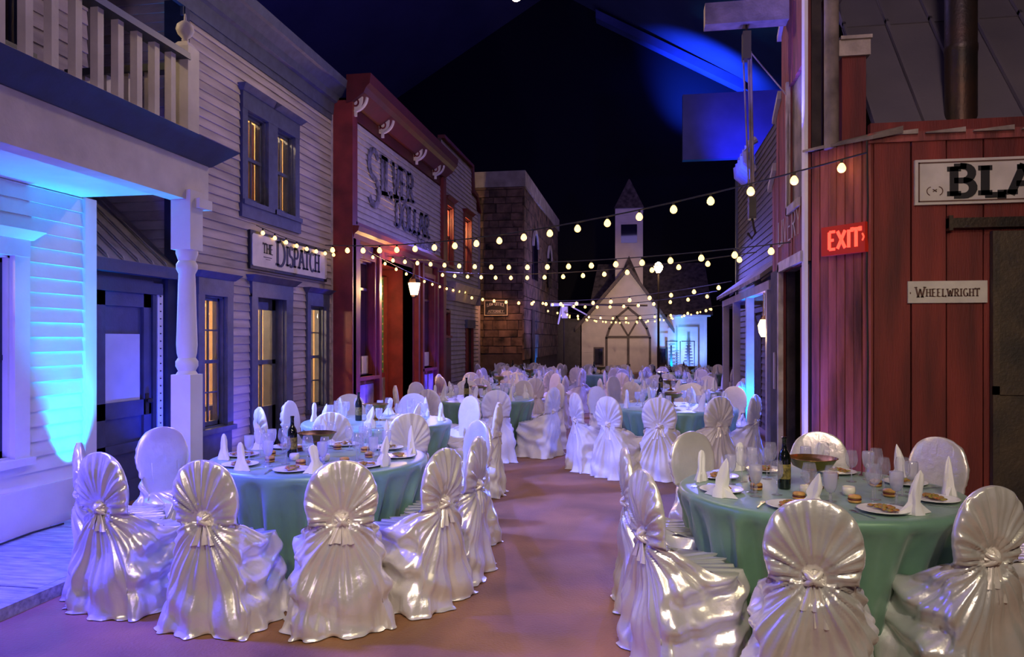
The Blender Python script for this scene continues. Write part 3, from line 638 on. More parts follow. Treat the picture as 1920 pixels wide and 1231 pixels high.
# hanging lantern at the saloon door
L1 = thing('hanging_lantern', 'large lit brass lantern hanging before the red saloon door', 'lantern', (-4.3, 13.9, 2.45))
lc = (-4.3,13.9,0)
MB().lathe([(.07,2.50),(.12,2.72),(.115,2.73)],6,lc).build('glass_body', M_LANTB, L1)
MB().lathe([(.14,2.73),(.10,2.80),(.04,2.86),(.02,2.90),(.012,2.95)],6,lc).lathe([(.02,2.44),(.05,2.46),(.075,2.50)],6,lc).build('cap', M_PIPE, L1)
MB().tube([(-4.3,13.9,2.95),(-4.3,13.9,3.1),(-4.5,13.9,3.25),(-4.72,13.9,3.2)],.012,6).build('hook', M_PIPE, L1)
point('lantern_light', (-4.30,13.72,2.6), (1,.55,.22), 130, .08)

# ------------------------------------------------------------------ lilac clapboard building
B4 = thing('clapboard_storefront', 'lilac clapboard false-front building between red saloon and brick building', 'building', (-4.7, 19.5, 0))
F = WX(-4.72)
h4 = [(17.85,18.45,3.5,4.95),(19.75,20.5,3.5,4.95),(20.0,20.7,.1,1.95),(17.62,18.1,1.75,2.3)]
def top4(v): return (17.48, 21.65 if v < 5.35 else (21.65-(v-5.35)*.95 if v < 6.4 else 20.5))
wall_holes(F,17.48,21.65,0,5.35,h4,-.12,-.01).prism(F,[(17.48,5.35),(21.65,5.35),(21.2,5.75),(20.75,5.8),(20.6,6.5),(17.48,6.5)],-.12,-.01).build('wall_core', M_DARKW, B4)
rows(F,17.48,21.65,.1,6.45,.115,[(a-.08,b+.08,c_-.08,d_+.12) for a,b,c_,d_ in h4],B4,M_B4,join=True,clip=lambda v:(17.48,21.65 if v<5.35 else (21.3 if v<5.75 else 20.65)))
for h_ in h4[:2]:
    window(F,B4,*h_,M_SAL,cw=.09,cols=1,rws=2,head=.14,cap=True,pane=M_PANE)
    MB().fbox(F,h_[0]-.1,h_[1]+.1,h_[2]-.1,h_[3]+.1,-.5,-.46).build('room_wall', M_ROOM, B4)
    point('room_lamp', F((h_[0]+h_[1])/2-.2,4.7,-.3), (1,.6,.25), 60, .04)
MB().fbox(F,20.0,20.7,0,1.95,-.1,-.06).fbox(F,19.9,20.0,0,2.05,-.02,.05).fbox(F,20.7,20.8,0,2.05,-.02,.05).build('door', M_SAL, B4)
MB().fbox(F,19.86,20.84,1.95,2.18,-.02,.09).build('door_hood', M_BTRIM, B4)
window(F,B4,17.62,18.1,1.75,2.3,M_SAL,cw=.06,cols=1,rws=2,head=.06,cap=False,pane=M_FROST)
MB().fbox(F,17.5,18.2,0,1.66,0,.05).build('door', M_SALD, B4)
MB().prism(F,[(21.65,5.35),(21.2,5.75),(20.75,5.8),(20.6,6.5),(17.48,6.5),(17.48,6.58),(20.72,6.58),(20.86,5.9),(21.28,5.85),(21.72,5.42)],-.1,.08).build('parapet_trim', M_SALD, B4)
MB().fbox(F,21.55,21.68,0,5.35,-.05,.05).build('corner_board', M_B4, B4)
AW = thing('storefront_signboard', 'pale weathered shop signboard leaning out from the lilac clapboard storefront', 'sign', (-4.6,19.3,2.9))
MB().hexa([(-4.68,18.0,2.62),(-4.64,18.0,2.62),(-4.64,20.9,2.62),(-4.68,20.9,2.62),(-4.52,18.0,3.05),(-4.48,18.0,3.05),(-4.48,20.9,3.05),(-4.52,20.9,3.05)]).build('sign_board', M_CURT, AW)
MB().box(-4.70,-4.50,17.95,18.0,2.60,3.08).box(-4.70,-4.50,20.9,20.95,2.60,3.08).build('sign_end', M_OLDW, AW)

# ------------------------------------------------------------------ stone building
BB = thing('stone_law_office', 'tall brown stone block building with pale coping beyond the storefronts', 'building', (-4.5, 25, 0))
MB().box(-7,-3.52,22.54,32.1,0,6.3).build('wall_core', M_MORT, BB)
def stones(F,u0,u1,v0,v1,parent,h=.19,wl=(.28,.6),lim=300,m=M_STONE):
    v = v0; cnt = 0
    while v < v1-.02:
        hh = min(h*random.uniform(.8,1.25), v1-v); u = u0
        while u < u1-.01:
            ww = random.uniform(*wl); e = min(u+ww,u1)
            if u1-e < .12: e = u1
            nn_ = random.uniform(.02,.05)
            q = MB().hexa([F(u+.006,v+.006,-.02),F(e-.006,v+.006,-.02),F(e-.012,v+.012,nn_),F(u+.012,v+.012,nn_),F(u+.006,v+hh-.006,-.02),F(e-.006,v+hh-.006,-.02),F(e-.012,v+hh-.012,nn_),F(u+.012,v+hh-.012,nn_)])
            q.build('stone', m, parent); cnt += 1; u = e
        v += hh
    return cnt
stones(WY(22.54),-5.15,-3.5,1.2,6.3,BB,.24,(.3,.6))
stones(WX(-3.52),22.5,32.1,1.0,6.3,BB,.38,(.9,2.2))
MB().box(-7,-3.44,22.46,32.2,6.3,6.78).build('coping', M_STONEC, BB)
for (u,v) in ((24.2,4.7),(28.2,4.7)):
    F = WX(-3.46); P = [(u,v-1.1),(u+1.0,v-1.1)]+[(u+.5+.5*math.cos(math.radians(a)), v+.5*math.sin(math.radians(a))*.9) for a in range(0,181,15)]
    MB().prism(F,P,0,.04).build('window', M_DPANE, BB)
    P2 = [(u+.5+.62*math.cos(math.radians(a)), v+.62*math.sin(math.radians(a))*.9) for a in range(0,181,15)]
    P3 = [(u+.5+.5*math.cos(math.radians(a)), v+.5*math.sin(math.radians(a))*.9) for a in range(180,-1,-15)]
    mbx = MB()
    for i in range(12): mbx.prism(F,[P2[i],P2[i+1],P3[11-i],P3[12-i]],0,.07)
    mbx.build('window_arch', M_STONEC, BB)
MB().fbox(WX(-3.46),24.0,24.5,0,2.6,0,.03).build('door', M_DARKW, BB)
S = thing('law_office_sign', 'small black framed sign reading Law Office on the stone building', 'sign', (-4.35,22.45,2.6))
F = WY(22.46)
MB().fbox(F,-4.71,-3.98,2.36,2.84,0,.03).build('sign_frame', M_CURT, S); MB().fbox(F,-4.68,-4.01,2.39,2.81,.03,.04).build('sign_board', M_SIGNB, S)
tx = MB(); text(F,'LAW OFFICE',-4.62,2.62,.10,.04,tx,thick=.16,wide=.55,warp=lambda x,y:(x,y+.05-.6*(x-.27)**2)); text(F,'ATTORNEY',-4.58,2.46,.07,.04,tx,thick=.16,wide=.47); tx.fbox(F,-4.62,-4.07,2.43,2.44,.04,.045)
tx.build('lettering', M_SIGNW, S)

# grey wall left of church
GW = tag(MB().box(-4.6,-2.85,36.2,36.5,0,2.6).box(-4.65,-2.85,36.15,36.55,2.55,2.62).build('grey_outbuilding', M_GREYW), 'plain grey-brown outbuilding wall left of the white church', 'building')

# ------------------------------------------------------------------ church
CH = thing('white_chapel', 'small white clapboard church with steeple at the end of the street', 'building', (-.75, 38, 0))
Y0 = 36.4; F = WY(Y0); cx = -.65
LX, RX, EZ, AX, AZ = -2.80, 1.31, 2.35, -.55, 4.95
core = MB().prism(F,[(LX,0),(RX,0),(RX,EZ),(AX,AZ),(LX,EZ)],-6,-.02)
core.build('wall_core', M_CHW, CH)
def clipc(v):
    if v <= EZ: return (LX,RX)
    t = (v-EZ)/(AZ-EZ); return (LX+(AX-LX)*t, RX+(AX-RX)*t)
archp = [(-1.65,0),(.52,0),(.52,1.75),(.35,2.2),(.0,2.75),(-.56,3.15),(-1.12,2.75),(-1.47,2.2),(-1.65,1.75)]
rows(F,LX,RX,0,AZ-.05,.10,[(-1.65,.52,0,1.75),(-1.5,.38,1.75,2.3),(-1.2,.06,2.3,2.75),(-.9,-.22,2.75,3.0)],CH,M_CHW,join=True,clip=clipc,proud=.02)
# roof bands
for (ax,bx_) in ((LX,-1),(RX,1)):
    x_e = ax+bx_*.30; z_e = EZ-.30*(AZ-EZ)/abs(AX-ax)
    MB().hexa([(x_e,Y0-.35,z_e),(AX,Y0-.35,AZ+.02),(AX,Y0+6,AZ+.02),(x_e,Y0+6,z_e),(x_e,Y0-.35,z_e+.20),(AX,Y0-.35,AZ+.24),(AX,Y0+6,AZ+.24),(x_e,Y0+6,z_e+.2)]).build('roof_slope', M_CHTR, CH)
# door surround: pointed arch
tr = MB()
def strip(pts,w_,n0,n1,mb):
    for a_,b_ in zip(pts,pts[1:]):
        dx,dy=b_[0]-a_[0],b_[1]-a_[1]; l=math.hypot(dx,dy); px_,py_=-dy/l*w_/2,dx/l*w_/2; ex,ey=dx/l*w_*.3,dy/l*w_*.3
        mb.prism(F,[(a_[0]-ex+px_,a_[1]-ey+py_),(a_[0]-ex-px_,a_[1]-ey-py_),(b_[0]+ex-px_,b_[1]+ey-py_),(b_[0]+ex+px_,b_[1]+ey+py_)],n0,n1)
strip([(-1.60,0),(-1.60,1.7),(-1.45,2.15),(-1.1,2.7),(-.56,3.15)],.11,0,.07,tr); strip([(.47,0),(.47,1.7),(.32,2.15),(-.02,2.7),(-.56,3.15)],.11,0,.07,tr)
strip([(-1.60,1.74),(.47,1.74)],.11,0,.06,tr)
strip([(-.56,1.78),(-1.05,2.62)],.09,0,.05,tr); strip([(-.56,1.78),(-.07,2.62)],.09,0,.05,tr)
tr.build('door_arch', M_CHTR, CH)
MB().prism(F,[(-1.58,1.74),(.45,1.74),(.32,2.15),(-.02,2.7),(-.56,3.1),(-1.1,2.7),(-1.45,2.15)],-.01,.012).build('arch_panel', M_CHW, CH)
for (a_,b_) in ((-1.54,-.60),(-.52,.41)):
    dm = MB().fbox(F,a_,b_,.05,1.68,.0,.03)
    d_ = dm.build('door', M_CHW, CH)
    MB().fbox(F,a_+.12,a_+.40,.2,1.5,.03,.04).fbox(F,b_-.40,b_-.12,.2,1.5,.03,.04).build('door_panel', M_CHW, d_)
MB().fbox(F,-.66,-.60,.25,.45,.03,.10).fbox(F,-.52,-.46,.25,.45,.03,.10).build('door_handles', M_PIPE, CH)
MB().fbox(F,-.62,-.5,.05,1.68,.02,.04).build('door_meeting_rail', M_CHTR, CH)
for a_ in (-2.22,.80):
    wn = MB().fbox(F,a_,a_+.5,.35,1.25,0,.05).build('window', M_CHTR, CH); MB().fbox(F,a_+.06,a_+.44,.40,1.18,.05,.06).build('pane', M_DPANE, wn)
# steeple
MB().box(-1.2,.14,Y0+.6,Y0+1.9,3.6,8.05).build('steeple_tower', M_CHW, CH)
rows(WY(Y0+.6),-1.2,.14,4.4,8.0,.11,[(-.95,-.11,6.3,7.3)],CH,M_CHW,join=True,proud=.02)
MB().fbox(WY(Y0+.6),-.92,-.14,6.35,7.25,0,.02).build('louvre', M_DPANE, CH)
MB().hexa([(-1.26,Y0+.54,8.05),(.20,Y0+.54,8.05),(.20,Y0+1.96,8.05),(-1.26,Y0+1.96,8.05),(-.56,Y0+1.22,9.6),(-.50,Y0+1.22,9.6),(-.50,Y0+1.28,9.6),(-.56,Y0+1.28,9.6)]).build('spire', M_CHROOF, CH)
MB().prism(WY(Y0+.45),[(-1.1,4.4),(.04,4.4),(-.53,5.7)],-.1,.06).build('tower_gable', M_CHROOF, CH)
# wing
Fw = WY(Y0+.25)
MB().fbox(Fw,RX,3.12,0,2.72,-4,-.02).build('wing_wall', M_CHW, CH)
rows(Fw,RX,3.12,0,2.72,.10,[],CH,M_CHW,join=True,proud=.02)
MB().fbox(Fw,RX-.02,RX+.10,0,2.75,0,.05).fbox(Fw,3.02,3.14,0,2.75,0,.05).build('corner_board', M_CHW, CH)
MB().fbox(Fw,RX,3.3,2.70,2.80,0,.2).build('eave_board', M_CHW, CH)
MB().hexa([(-2.6,Y0+1.5,2.9),(3.4,Y0-.1,2.78),(3.4,Y0+5,2.78),(-2.6,Y0+6,2.9),(-2.2,Y0+3.4,5.6),(3.3,Y0+3.4,5.6),(3.3,Y0+3.6,5.6),(-2.2,Y0+3.6,5.6)]).build('nave_roof', M_CHROOF, CH)
# iron scrollwork screen before the wing
IG = thing('iron_garden_gate', 'dark iron trellis screen standing before the blue-lit church wing', 'screen', (1.9,36.0,0))
Fg = WY(36.05)
MB().fbox(Fg,1.20,1.24,0,1.55,0,.03).fbox(Fg,1.85,1.89,0,1.55,0,.03).fbox(Fg,2.5,2.54,0,1.55,0,.03).fbox(Fg,1.2,1.75,1.52,1.56,0,.03).fbox(Fg,1.92,2.54,1.52,1.56,0,.03).build('frame', M_FURN, IG)
for (u_,a_) in ((1.45,.10),(2.22,.14)):
    q = MB().fbox(Fg,u_-.04,u_+.04,0,1.35,0,.03)
    for i in range(12): q.fbox(Fg,u_-a_*(1.3-i*.08),u_+a_*(1.3-i*.08),.1+i*.09,.13+i*.09,0,.02)
    q.build('spindle', M_FURN, IG)
q = MB()
for i in range(9): q.fbox(Fg,1.62,1.82,.2+i*.11,.23+i*.11,0,.02)
q.build('rungs', M_FURN, IG)
# boom stage lamp left of church
WL = thing('white_boom_lamp', 'white spotlight cluster on a long dark boom pole before the church gable', 'light', (-1.9,25,2.6))
MB().tube([(-2.35,25.5,2.83),(.25,26,2.80)],.035,8).build('boom_pole', M_OLDW, WL)
MB().tube([(-3.0,25.3,2.82),(-2.05,25.3,2.84)],.06,8).tube([(-2.6,25.3,2.8),(-2.75,25.3,2.15)],[.05,.03],8).box(-2.62,-2.42,25.2,25.4,2.35,2.75).build('lamp_head', M_WHITEM, WL)
MB().tube([(-2.3,25.3,2.75),(-1.75,25.2,2.45)],.025,6).build('arm', M_WHITEM, WL); MB().tube([(-2.55,25.3,2.8),(-2.55,25.35,.03)],.018,6).lathe([(.25,0),(.25,.02),(.03,.04)],12,(-2.55,25.35,0)).build('stand', M_FURN, WL)

# ------------------------------------------------------------------ right side: blacksmith front
BS = thing('blacksmith_shop', 'weathered red plank shop with grey metal roof at right', 'building', (3.2, 6.8, 0))
F = WY(6.66)
mtop = lambda u: 3.30+.02*(u-1.9)
MB().fbox(F,1.91,5.2,0,3.25,-.12,-.03).build('wall_core', M_DARKW, BS)
planks(F,1.92,2.76,0,3.3,.275,BS,M_BARN,th=.03,gap=.012)
planks(F,2.76,5.2,2.5,3.3,.42,BS,M_BARN,th=.03,gap=.012)
planks(F,2.76,2.82,0,2.5,.09,BS,M_BARN,th=.03)
MB().fbox(F,1.88,5.2,3.28,3.36,-.15,.03).build('eave_batten', M_BARNP, BS)
mr_ = MB()
for i in range(9):
    u = 1.95+i*.36; mr_.hexa([F(u,3.335,0),F(u+.3,3.335,0),F(u+.3,3.335,.06),F(u,3.335,.06),F(u,3.345,0),F(u+.3,3.375,0),F(u+.3,3.375,.06),F(u,3.345,.06)])
mr_.build('cap_flashing', M_CAP, BS)
# exit wall (angled)
p0 = Vector((1.53,7.12,0)); p1 = Vector((1.91,6.66,0)); d = (p1-p0); LN = d.length; d.normalize()
FE = Frame(p0,(d.x,d.y),(d.y,-d.x) if (d.y*-1+0) else (d.y,-d.x))
nrm = Vector((-abs(d.y),-abs(d.x),0)); FE = Frame(p0,(d.x,d.y),(nrm.x,nrm.y))
MB().fbox(FE,0,LN,0,3.3,-.12,-.03).build('wall_core', M_DARKW, BS)
planks(FE,0.01,LN,0,3.33,.085,BS,M_BARNP,th=.028,gap=.007,rnd=.009)
MB().hexa([FE(-.05,3.34,.06),FE(LN+.05,3.30,.06),FE(LN+.2,3.34,-.12),FE(-.02,3.36,-.12),FE(-.05,3.36,.06),FE(LN+.05,3.33,.06),FE(LN+.2,3.40,-.12),FE(-.02,3.38,-.12)]).build('eave_batten', M_OLDW, BS)
tb = MB().tube([FE(LN-.01,3.3,.05),FE(LN,2.8,.052),FE(LN-.012,2.2,.05),FE(LN,1.5,.052),FE(LN-.01,.8,.05),FE(LN,0.0,.05)],.008,6)
tag(tb.build('corner_wire', M_WIRE), 'thin black wire running down the corner beside the exit sign', 'wire')
# sliding door and rail
SD = thing('sliding_door', 'rusty dark sheet-metal sliding door at right edge of the red shop', 'door', (3.9,6.6,0))
MB().fbox(F,2.80,4.4,.02,2.52,.03,.07).build('door_sheet', M_RUST, SD)
MB().fbox(F,2.80,2.85,.02,2.52,.07,.085).fbox(F,2.80,4.4,1.2,1.27,.07,.085).build('door_rib', M_RUST, SD)
tag(MB().fbox(F,2.47,4.5,2.55,2.63,.03,.09).fbox(F,2.47,2.50,2.53,2.65,.03,.1).build('door_rail', M_PIPE), 'rusty iron rail above the sliding door', 'rail')
# signs
S = thing('blacksmith_sign', 'large white sign with black slab lettering BLA at right edge', 'sign', (3.3,6.6,2.9))
MB().fbox(F,2.23,4.95,2.75,3.12,.015,.045).build('sign_board', M_SIGNW, S)
b_ = MB(); 
for q in ((2.255,4.92,2.772,2.782),(2.255,4.92,3.088,3.098),(2.255,2.265,2.772,3.098)): b_.fbox(F,*q,.045,.05)
b_.build('border_line', M_SIGNR, S)
tx = MB(); text(F,'BLACKSMITH',2.50,2.815,.24,.045,tx,thick=.27,thin=.70,wide=2.26,gap=.24); tx.build('lettering', M_SIGNB, S)
b_ = MB()
def strokeF(pts,w_,mb,FF,n0,n1):
    for a_,c_ in zip(pts,pts[1:]):
        dx,dy=c_[0]-a_[0],c_[1]-a_[1]; l=math.hypot(dx,dy) or 1; px_,py_=-dy/l*w_/2,dx/l*w_/2
        mb.prism(FF,[(a_[0]+px_,a_[1]+py_),(a_[0]-px_,a_[1]-py_),(c_[0]-px_,c_[1]-py_),(c_[0]+px_,c_[1]+py_)],n0,n1)
strokeF(arc(2.355,2.86,.035,.035,100,250),.006,b_,F,.045,.05); strokeF(arc(2.405,2.86,.035,.035,80,-70),.006,b_,F,.045,.05); strokeF([(2.365,2.875),(2.395,2.855)],.006,b_,F,.045,.05); strokeF([(2.365,2.855),(2.395,2.875)],.006,b_,F,.045,.05)
b_.build('ornament', M_SIGNR, S)
S = thing('wheelwright_sign', 'small white sign reading Wheelwright beside the sliding door', 'sign', (2.7,6.6,2.0))
MB().fbox(F,2.18,2.78,1.945,2.125,.015,.035).build('sign_board', M_SIGNW, S)
tx = MB(); text(F,'W',2.235,1.992,.085,.035,tx,thick=.14,wide=.075); text(F,'HEELWRIGHT',2.318,1.998,.062,.035,tx,thick=.16,wide=.40,gap=.22); tx.fbox(F,2.195,2.201,2.02,2.035,.035,.04)
tx.build('lettering', M_SIGNR, S)
S = thing('exit_sign', 'glowing red EXIT sign on the angled red plank wall', 'sign', tuple(FE(LN*.6,2.4,.05)))
MB().fbox(FE,.29*LN,1.0*LN,2.375,2.625,.045,.09).build('housing', M_EXITB, S)
tx = MB(); text(FE,'EXIT',.41*LN,2.425,.15,.09,tx,thick=.20,thin=.8,serif=False,wide=.52*LN,gap=.1,depth=.004)
strokeF([(.96*LN,2.47),(.985*LN,2.50),(.96*LN,2.53)],.012,tx,FE,.09,.094); tx.build('lettering', M_EXITL, S)
# metal roof panels
x = 2.0; i = 0
RN = Vector((0,-3.72,2.95)).normalized()
while x < 5.6:
    for (t0,t1) in ((0,.36),(.36,.7),(.7,1.06)):
        y0_,z0_ = 6.9+2.95*t0, 3.42+3.72*t0; y1_,z1_ = 6.9+2.95*(t1+.01), 3.42+3.72*(t1+.01); o_ = .012+.006*random.random()
        q = MB().hexa([(x,y0_,z0_),(x+.40,y0_,z0_),(x+.40,y1_,z1_),(x,y1_,z1_),(x,y0_-.02,z0_+o_),(x+.40,y0_-.02,z0_+o_),(x+.40,y1_-.01,z1_+o_*.5),(x,y1_-.01,z1_+o_*.5)])
        q.hexa([(x,y0_-.03,z0_+.01),(x+.025,y0_-.03,z0_+.01),(x+.025,y1_-.03,z1_+.01),(x,y1_-.03,z1_+.01),(x,y0_-.06,z0_+.03),(x+.025,y0_-.06,z0_+.03),(x+.025,y1_-.06,z1_+.03),(x,y1_-.06,z1_+.03)])
        q.build('roof_panel', M_ROOFP, BS)
    x += .40
MB().box(1.95,5.6,6.84,6.92,3.30,3.50).build('roof_fascia', M_BARN, BS)
# pipes and pillars
tag(MB().lathe([(.125,3.3),(.125,4.1),(.13,4.11),(.13,4.16),(.125,4.17),(.125,6.2)],24,(2.72,6.98,0)).build('stovepipe', M_PIPE, smooth=2), 'thick rusty stovepipe rising before the grey metal roof', 'stovepipe')
tag(MB().lathe([(.062,3.32),(.062,6.4)],16,(1.66,6.95,0)).build('timber_pole', M_OLDW, smooth=2), 'slim brown pole rising above the angled wall corner', 'pole')
PL = thing('parapet_pillar', 'short bright red parapet pillar with zinc cap', 'pillar', (1.88,7.2,3.3))
MB().box(1.76,1.96,7.0,7.25,3.25,4.14).build('shaft', M_BARN, PL); MB().box(1.73,1.99,6.97,7.28,4.14,4.28).box(1.74,2.0,6.95,7.3,4.28,4.31).build('cap', M_CAP, PL)
PL = thing('parapet_pillar', 'taller red parapet pillar mostly hidden behind the brown pole', 'pillar', (1.88,7.9,3.3))
MB().box(1.78,1.92,7.8,8.0,3.25,5.0).build('shaft', M_BARN, PL); MB().box(1.74,1.97,7.78,8.03,5.0,5.14).build('cap', M_CAP, PL)

# ------------------------------------------------------------------ barn street front
BR = thing('livery_barn', 'tall narrow red plank barn front with open doorway and hoist beam', 'building', (1.6, 8, 0))
F = WXN(1.50)
dw = (7.27, 8.30, 0, 2.36); hy = (7.35, 7.92, 2.98, 4.2)
tp = lambda u: 5.9 if u < 8.05 else (5.0 if u < 8.35 else (4.2 if u < 8.65 else 3.5))
planks(F,7.14,8.92,0,6,.15,BR,M_BARNS,holes=[dw,hy],top=tp,th=.03)
wall_holes(F,7.14,8.05,0,5.8,[dw,hy],-.12,-.035).build('wall_core', M_DARKW, BR)
wall_holes(F,8.05,8.9,0,3.45,[dw],-.12,-.035).build('wall_core', M_DARKW, BR)
for (u0,z0) in ((8.05,5.0),(8.35,4.2),(8.65,3.5)):
    MB().hexa([F(u0+.02,z0+.02,-.06),F(u0+.34,z0-.16,-.06),F(u0+.34,z0-.16,.05),F(u0+.02,z0+.02,.05),F(u0,z0+.10,-.06),F(u0+.34,z0-.10,-.06),F(u0+.34,z0-.10,.05),F(u0,z0+.10,.05)]).build('roof_edge', M_B4, BR)
MB().fbox(F,7.12,7.24,0,5.9,0,.03).build('corner_board', M_LIT, BR, 'corner board glowing blue')
MB().fbox(F,8.30,8.38,0,2.44,0,.05).fbox(F,7.2,8.38,2.36,2.46,0,.05).build('doorway_frame', M_CAP, BR)
MB().fbox(F,7.24,7.60,0,2.34,-.08,-.03).build('door', M_BARN, BR)
MB().fbox(F,7.35,7.92,2.98,4.2,-.06,-.02).build('hay_door', M_OLDW, BR)
MB().fbox(F,7.92,7.97,2.9,4.25,0,.04).fbox(F,7.35,7.97,2.90,2.98,0,.04).build('hay_door_frame', M_CAP, BR)
MB().box(1.62,3.0,7.3,7.34,0,3.2).box(1.62,3.0,8.86,8.9,0,3.2).box(2.9,3.0,7.3,8.9,0,3.2).build('inner_wall', M_DARKW, BR)
MB().fbox(F,8.40,8.9,0,2.4,.0,.03).build('dark_panel', M_DARKW, BR)
MB().fbox(F,8.55,8.62,1.1,1.5,.03,.05).build('wall_plate', M_B4, BR)
tx = MB(); text(F,'LIVERY',8.52,2.62,.26,.012,tx,thick=.07,thin=.8,wide=1.15,rev=True,warp=lambda x,y:(x,y+.03)); tx.build('lettering', M_SALW, BR, 'faint white painted lettering')
L2 = thing('candle_lantern', 'small glowing lantern inside the open barn doorway', 'lantern', (1.75,7.72,1.0))
MB().lathe([(.03,1.12),(.045,1.17),(.045,1.24),(.02,1.30)],12,(1.62,7.72,0)).build('glass_body', M_LANT, L2, smooth=True)
MB().tube([(1.62,7.72,1.12),(1.62,7.72,1.05),(1.72,7.72,1.02)],.01,6).lathe([(.05,1.10),(.05,1.12)],12,(1.62,7.72,0)).build('bracket', M_PIPE, L2)
# hoist beam + tackle
HB = tag(MB().box(.66,1.55,7.9,8.08,4.88,5.10).build('hoist_beam', M_OLDW), 'thick squared timber hoist beam jutting from the red barn top', 'beam')
HT = thing('hoist_tackle', 'old pulley blocks, ropes and iron hook hanging from the hoist beam', 'hoist', (1.08,8.0,4.88))
MB().box(1.04,1.12,7.93,8.05,4.52,4.80).tube([(1.08,7.99,4.90),(1.08,7.99,4.78)],.012,6).build('upper_block', M_FURN, HT)
MB().tube([(1.05,7.99,4.55),(1.11,7.99,3.05)],.009,6).tube([(1.10,7.99,4.6),(1.13,7.99,3.1)],.012,6).tube([(1.12,7.97,4.6),(1.15,7.97,3.1)],.012,6).tube([(1.12,7.99,4.6),(1.48,7.93,4.1),(1.47,7.9,3.0)],.008,6).build('rope', M_OLDW, HT)
MB().box(1.10,1.17,7.93,8.05,2.88,3.10).tube([(1.135,7.99,2.9),(1.15,7.99,2.8),(1.17,7.99,2.74),(1.135,7.99,2.68),(1.09,7.99,2.74)],.014,6).build('hook_block', M_FURN, HT)

# ------------------------------------------------------------------ far right porch building
RP = thing('porch_storefront', 'dim clapboard building with shingled porch beyond the barn', 'building', (2.4, 13, 0))
F = WXN(2.25)
MB().fbox(F,9.2,18,0,5.3,-.4,-.02).build('wall_core', M_DARKW, RP)
rows(F,9.2,18,0,5.3,.12,[(12.2,13.0,.5,2.1),(14.5,15.3,0,2.1)],RP,M_RPW)
MB().fbox(F,9.1,9.22,0,5.35,0,.06).build('corner_board', M_RPW, RP)
MB().fbox(F,17.9,18.05,0,5.35,0,.06).build('corner_board', M_BTRIM, RP)
window(F,RP,12.3,12.9,.6,2.0,M_NAVY,cw=.09,cols=2,rws=4,pane=M_DPANE,head=.1)
MB().fbox(F,14.5,15.3,0,2.1,0,.03).build('door', M_DARKW, RP)
for i in range(5):
    y_ = 15.2+i*.35; MB().tube([(2.24,y_,5.55),(2.12,y_,5.48),(2.04,y_,5.30),(2.05,y_,5.12),(2.24,y_,4.95)],.07,8).build('parapet_scallop', M_B4, RP)
MB().hexa([(1.55,10.2,2.44),(2.25,10.2,2.95),(2.25,15.8,2.95),(1.55,15.8,2.44),(1.55,10.2,2.50),(2.25,10.2,3.02),(2.25,15.8,3.02),(1.55,15.8,2.50)]).build('porch_roof', M_OLDW, RP)
MB().box(1.66,1.78,10.2,15.8,2.30,2.42).build('porch_beam', M_B4, RP)
for y_ in (10.4,12.35,14.0,15.7):
    MB().box(1.66,1.78,y_-.06,y_+.06,0,2.30).build('porch_post', M_B4, RP)
    MB().hexa([(1.78,y_-.03,2.26),(2.25,y_-.03,2.26),(2.25,y_+.03,2.26),(1.78,y_+.03,2.26),(1.78,y_-.03,2.34),(2.25,y_-.03,2.34),(2.25,y_+.03,2.34),(1.78,y_+.03,2.34)]).build('joist', M_OLDW, RP)
    MB().hexa([(1.60,y_-.025,2.42),(2.25,y_-.025,2.88),(2.25,y_+.025,2.88),(1.60,y_+.025,2.42),(1.60,y_-.025,2.45),(2.25,y_-.025,2.95),(2.25,y_+.025,2.95),(1.60,y_+.025,2.45)]).build('rafter', M_OLDW, RP)
L3 = thing('wall_lantern', 'glowing lantern under the far right porch roof', 'lantern', (1.72,10.95,1.7)); lc = (1.72,10.95,0)
MB().lathe([(.04,1.68),(.07,1.74),(.085,1.84),(.05,1.92)],12,lc).build('glass_body', M_LANTB, L3, smooth=True)
MB().lathe([(.06,1.92),(.02,1.98),(.012,2.32)],10,lc).build('cap', M_BRASS, L3)
point('lantern_light', (1.6,10.8,1.7), (1,.65,.3), 20, .08)
# street lamp glowing before the church roof
L4 = thing('street_lamp', 'brilliant white street lamp glowing to the right of the church gable', 'lamp', (.62,26,0)); lc = (.62,26,0)
MB().lathe([(.05,3.9),(.13,4.02),(.15,4.12),(.10,4.22),(.03,4.28)],14,lc).build('globe', mat('street_lamp_glow',(1,.9,.6),.3,var=0,emit=(1,.72,.32),estr=60), L4, smooth=True)
MB().lathe([(.12,0),(.10,.3),(.04,.4),(.035,3.85),(.06,3.9)],12,lc).build('pole', M_FURN, L4)
spot('lamp_light', (.45,27.0,3.9), (-1.1,36.4,3.0), (1,.70,.46), 1350, 48, 1, .12); point('lamp_light', (.62,25.7,4.1), (1,.74,.45), 60, .12)
# big pendant lamp at the top of the frame
L5 = thing('pendant_lamp', 'glowing pendant lamp at the very top of the picture', 'lamp', (-1.47,9.0,5.6)); lc = (-1.45,8.75,0)
MB().lathe([(.02,5.66),(.05,5.68),(.06,5.73),(.03,5.78)],14,lc).build('bulb', mat('pendant_glow',(1,.8,.5),.3,var=0,emit=(1,.5,.22),estr=30), L5, smooth=True)
MB().lathe([(.14,5.76),(.10,5.84),(.03,5.88),(.008,5.90),(.008,20.9)],14,lc).build('shade', M_FURN, L5)
point('pendant_light', (-1.45,8.75,5.58), (1,.72,.45), 160, .08)

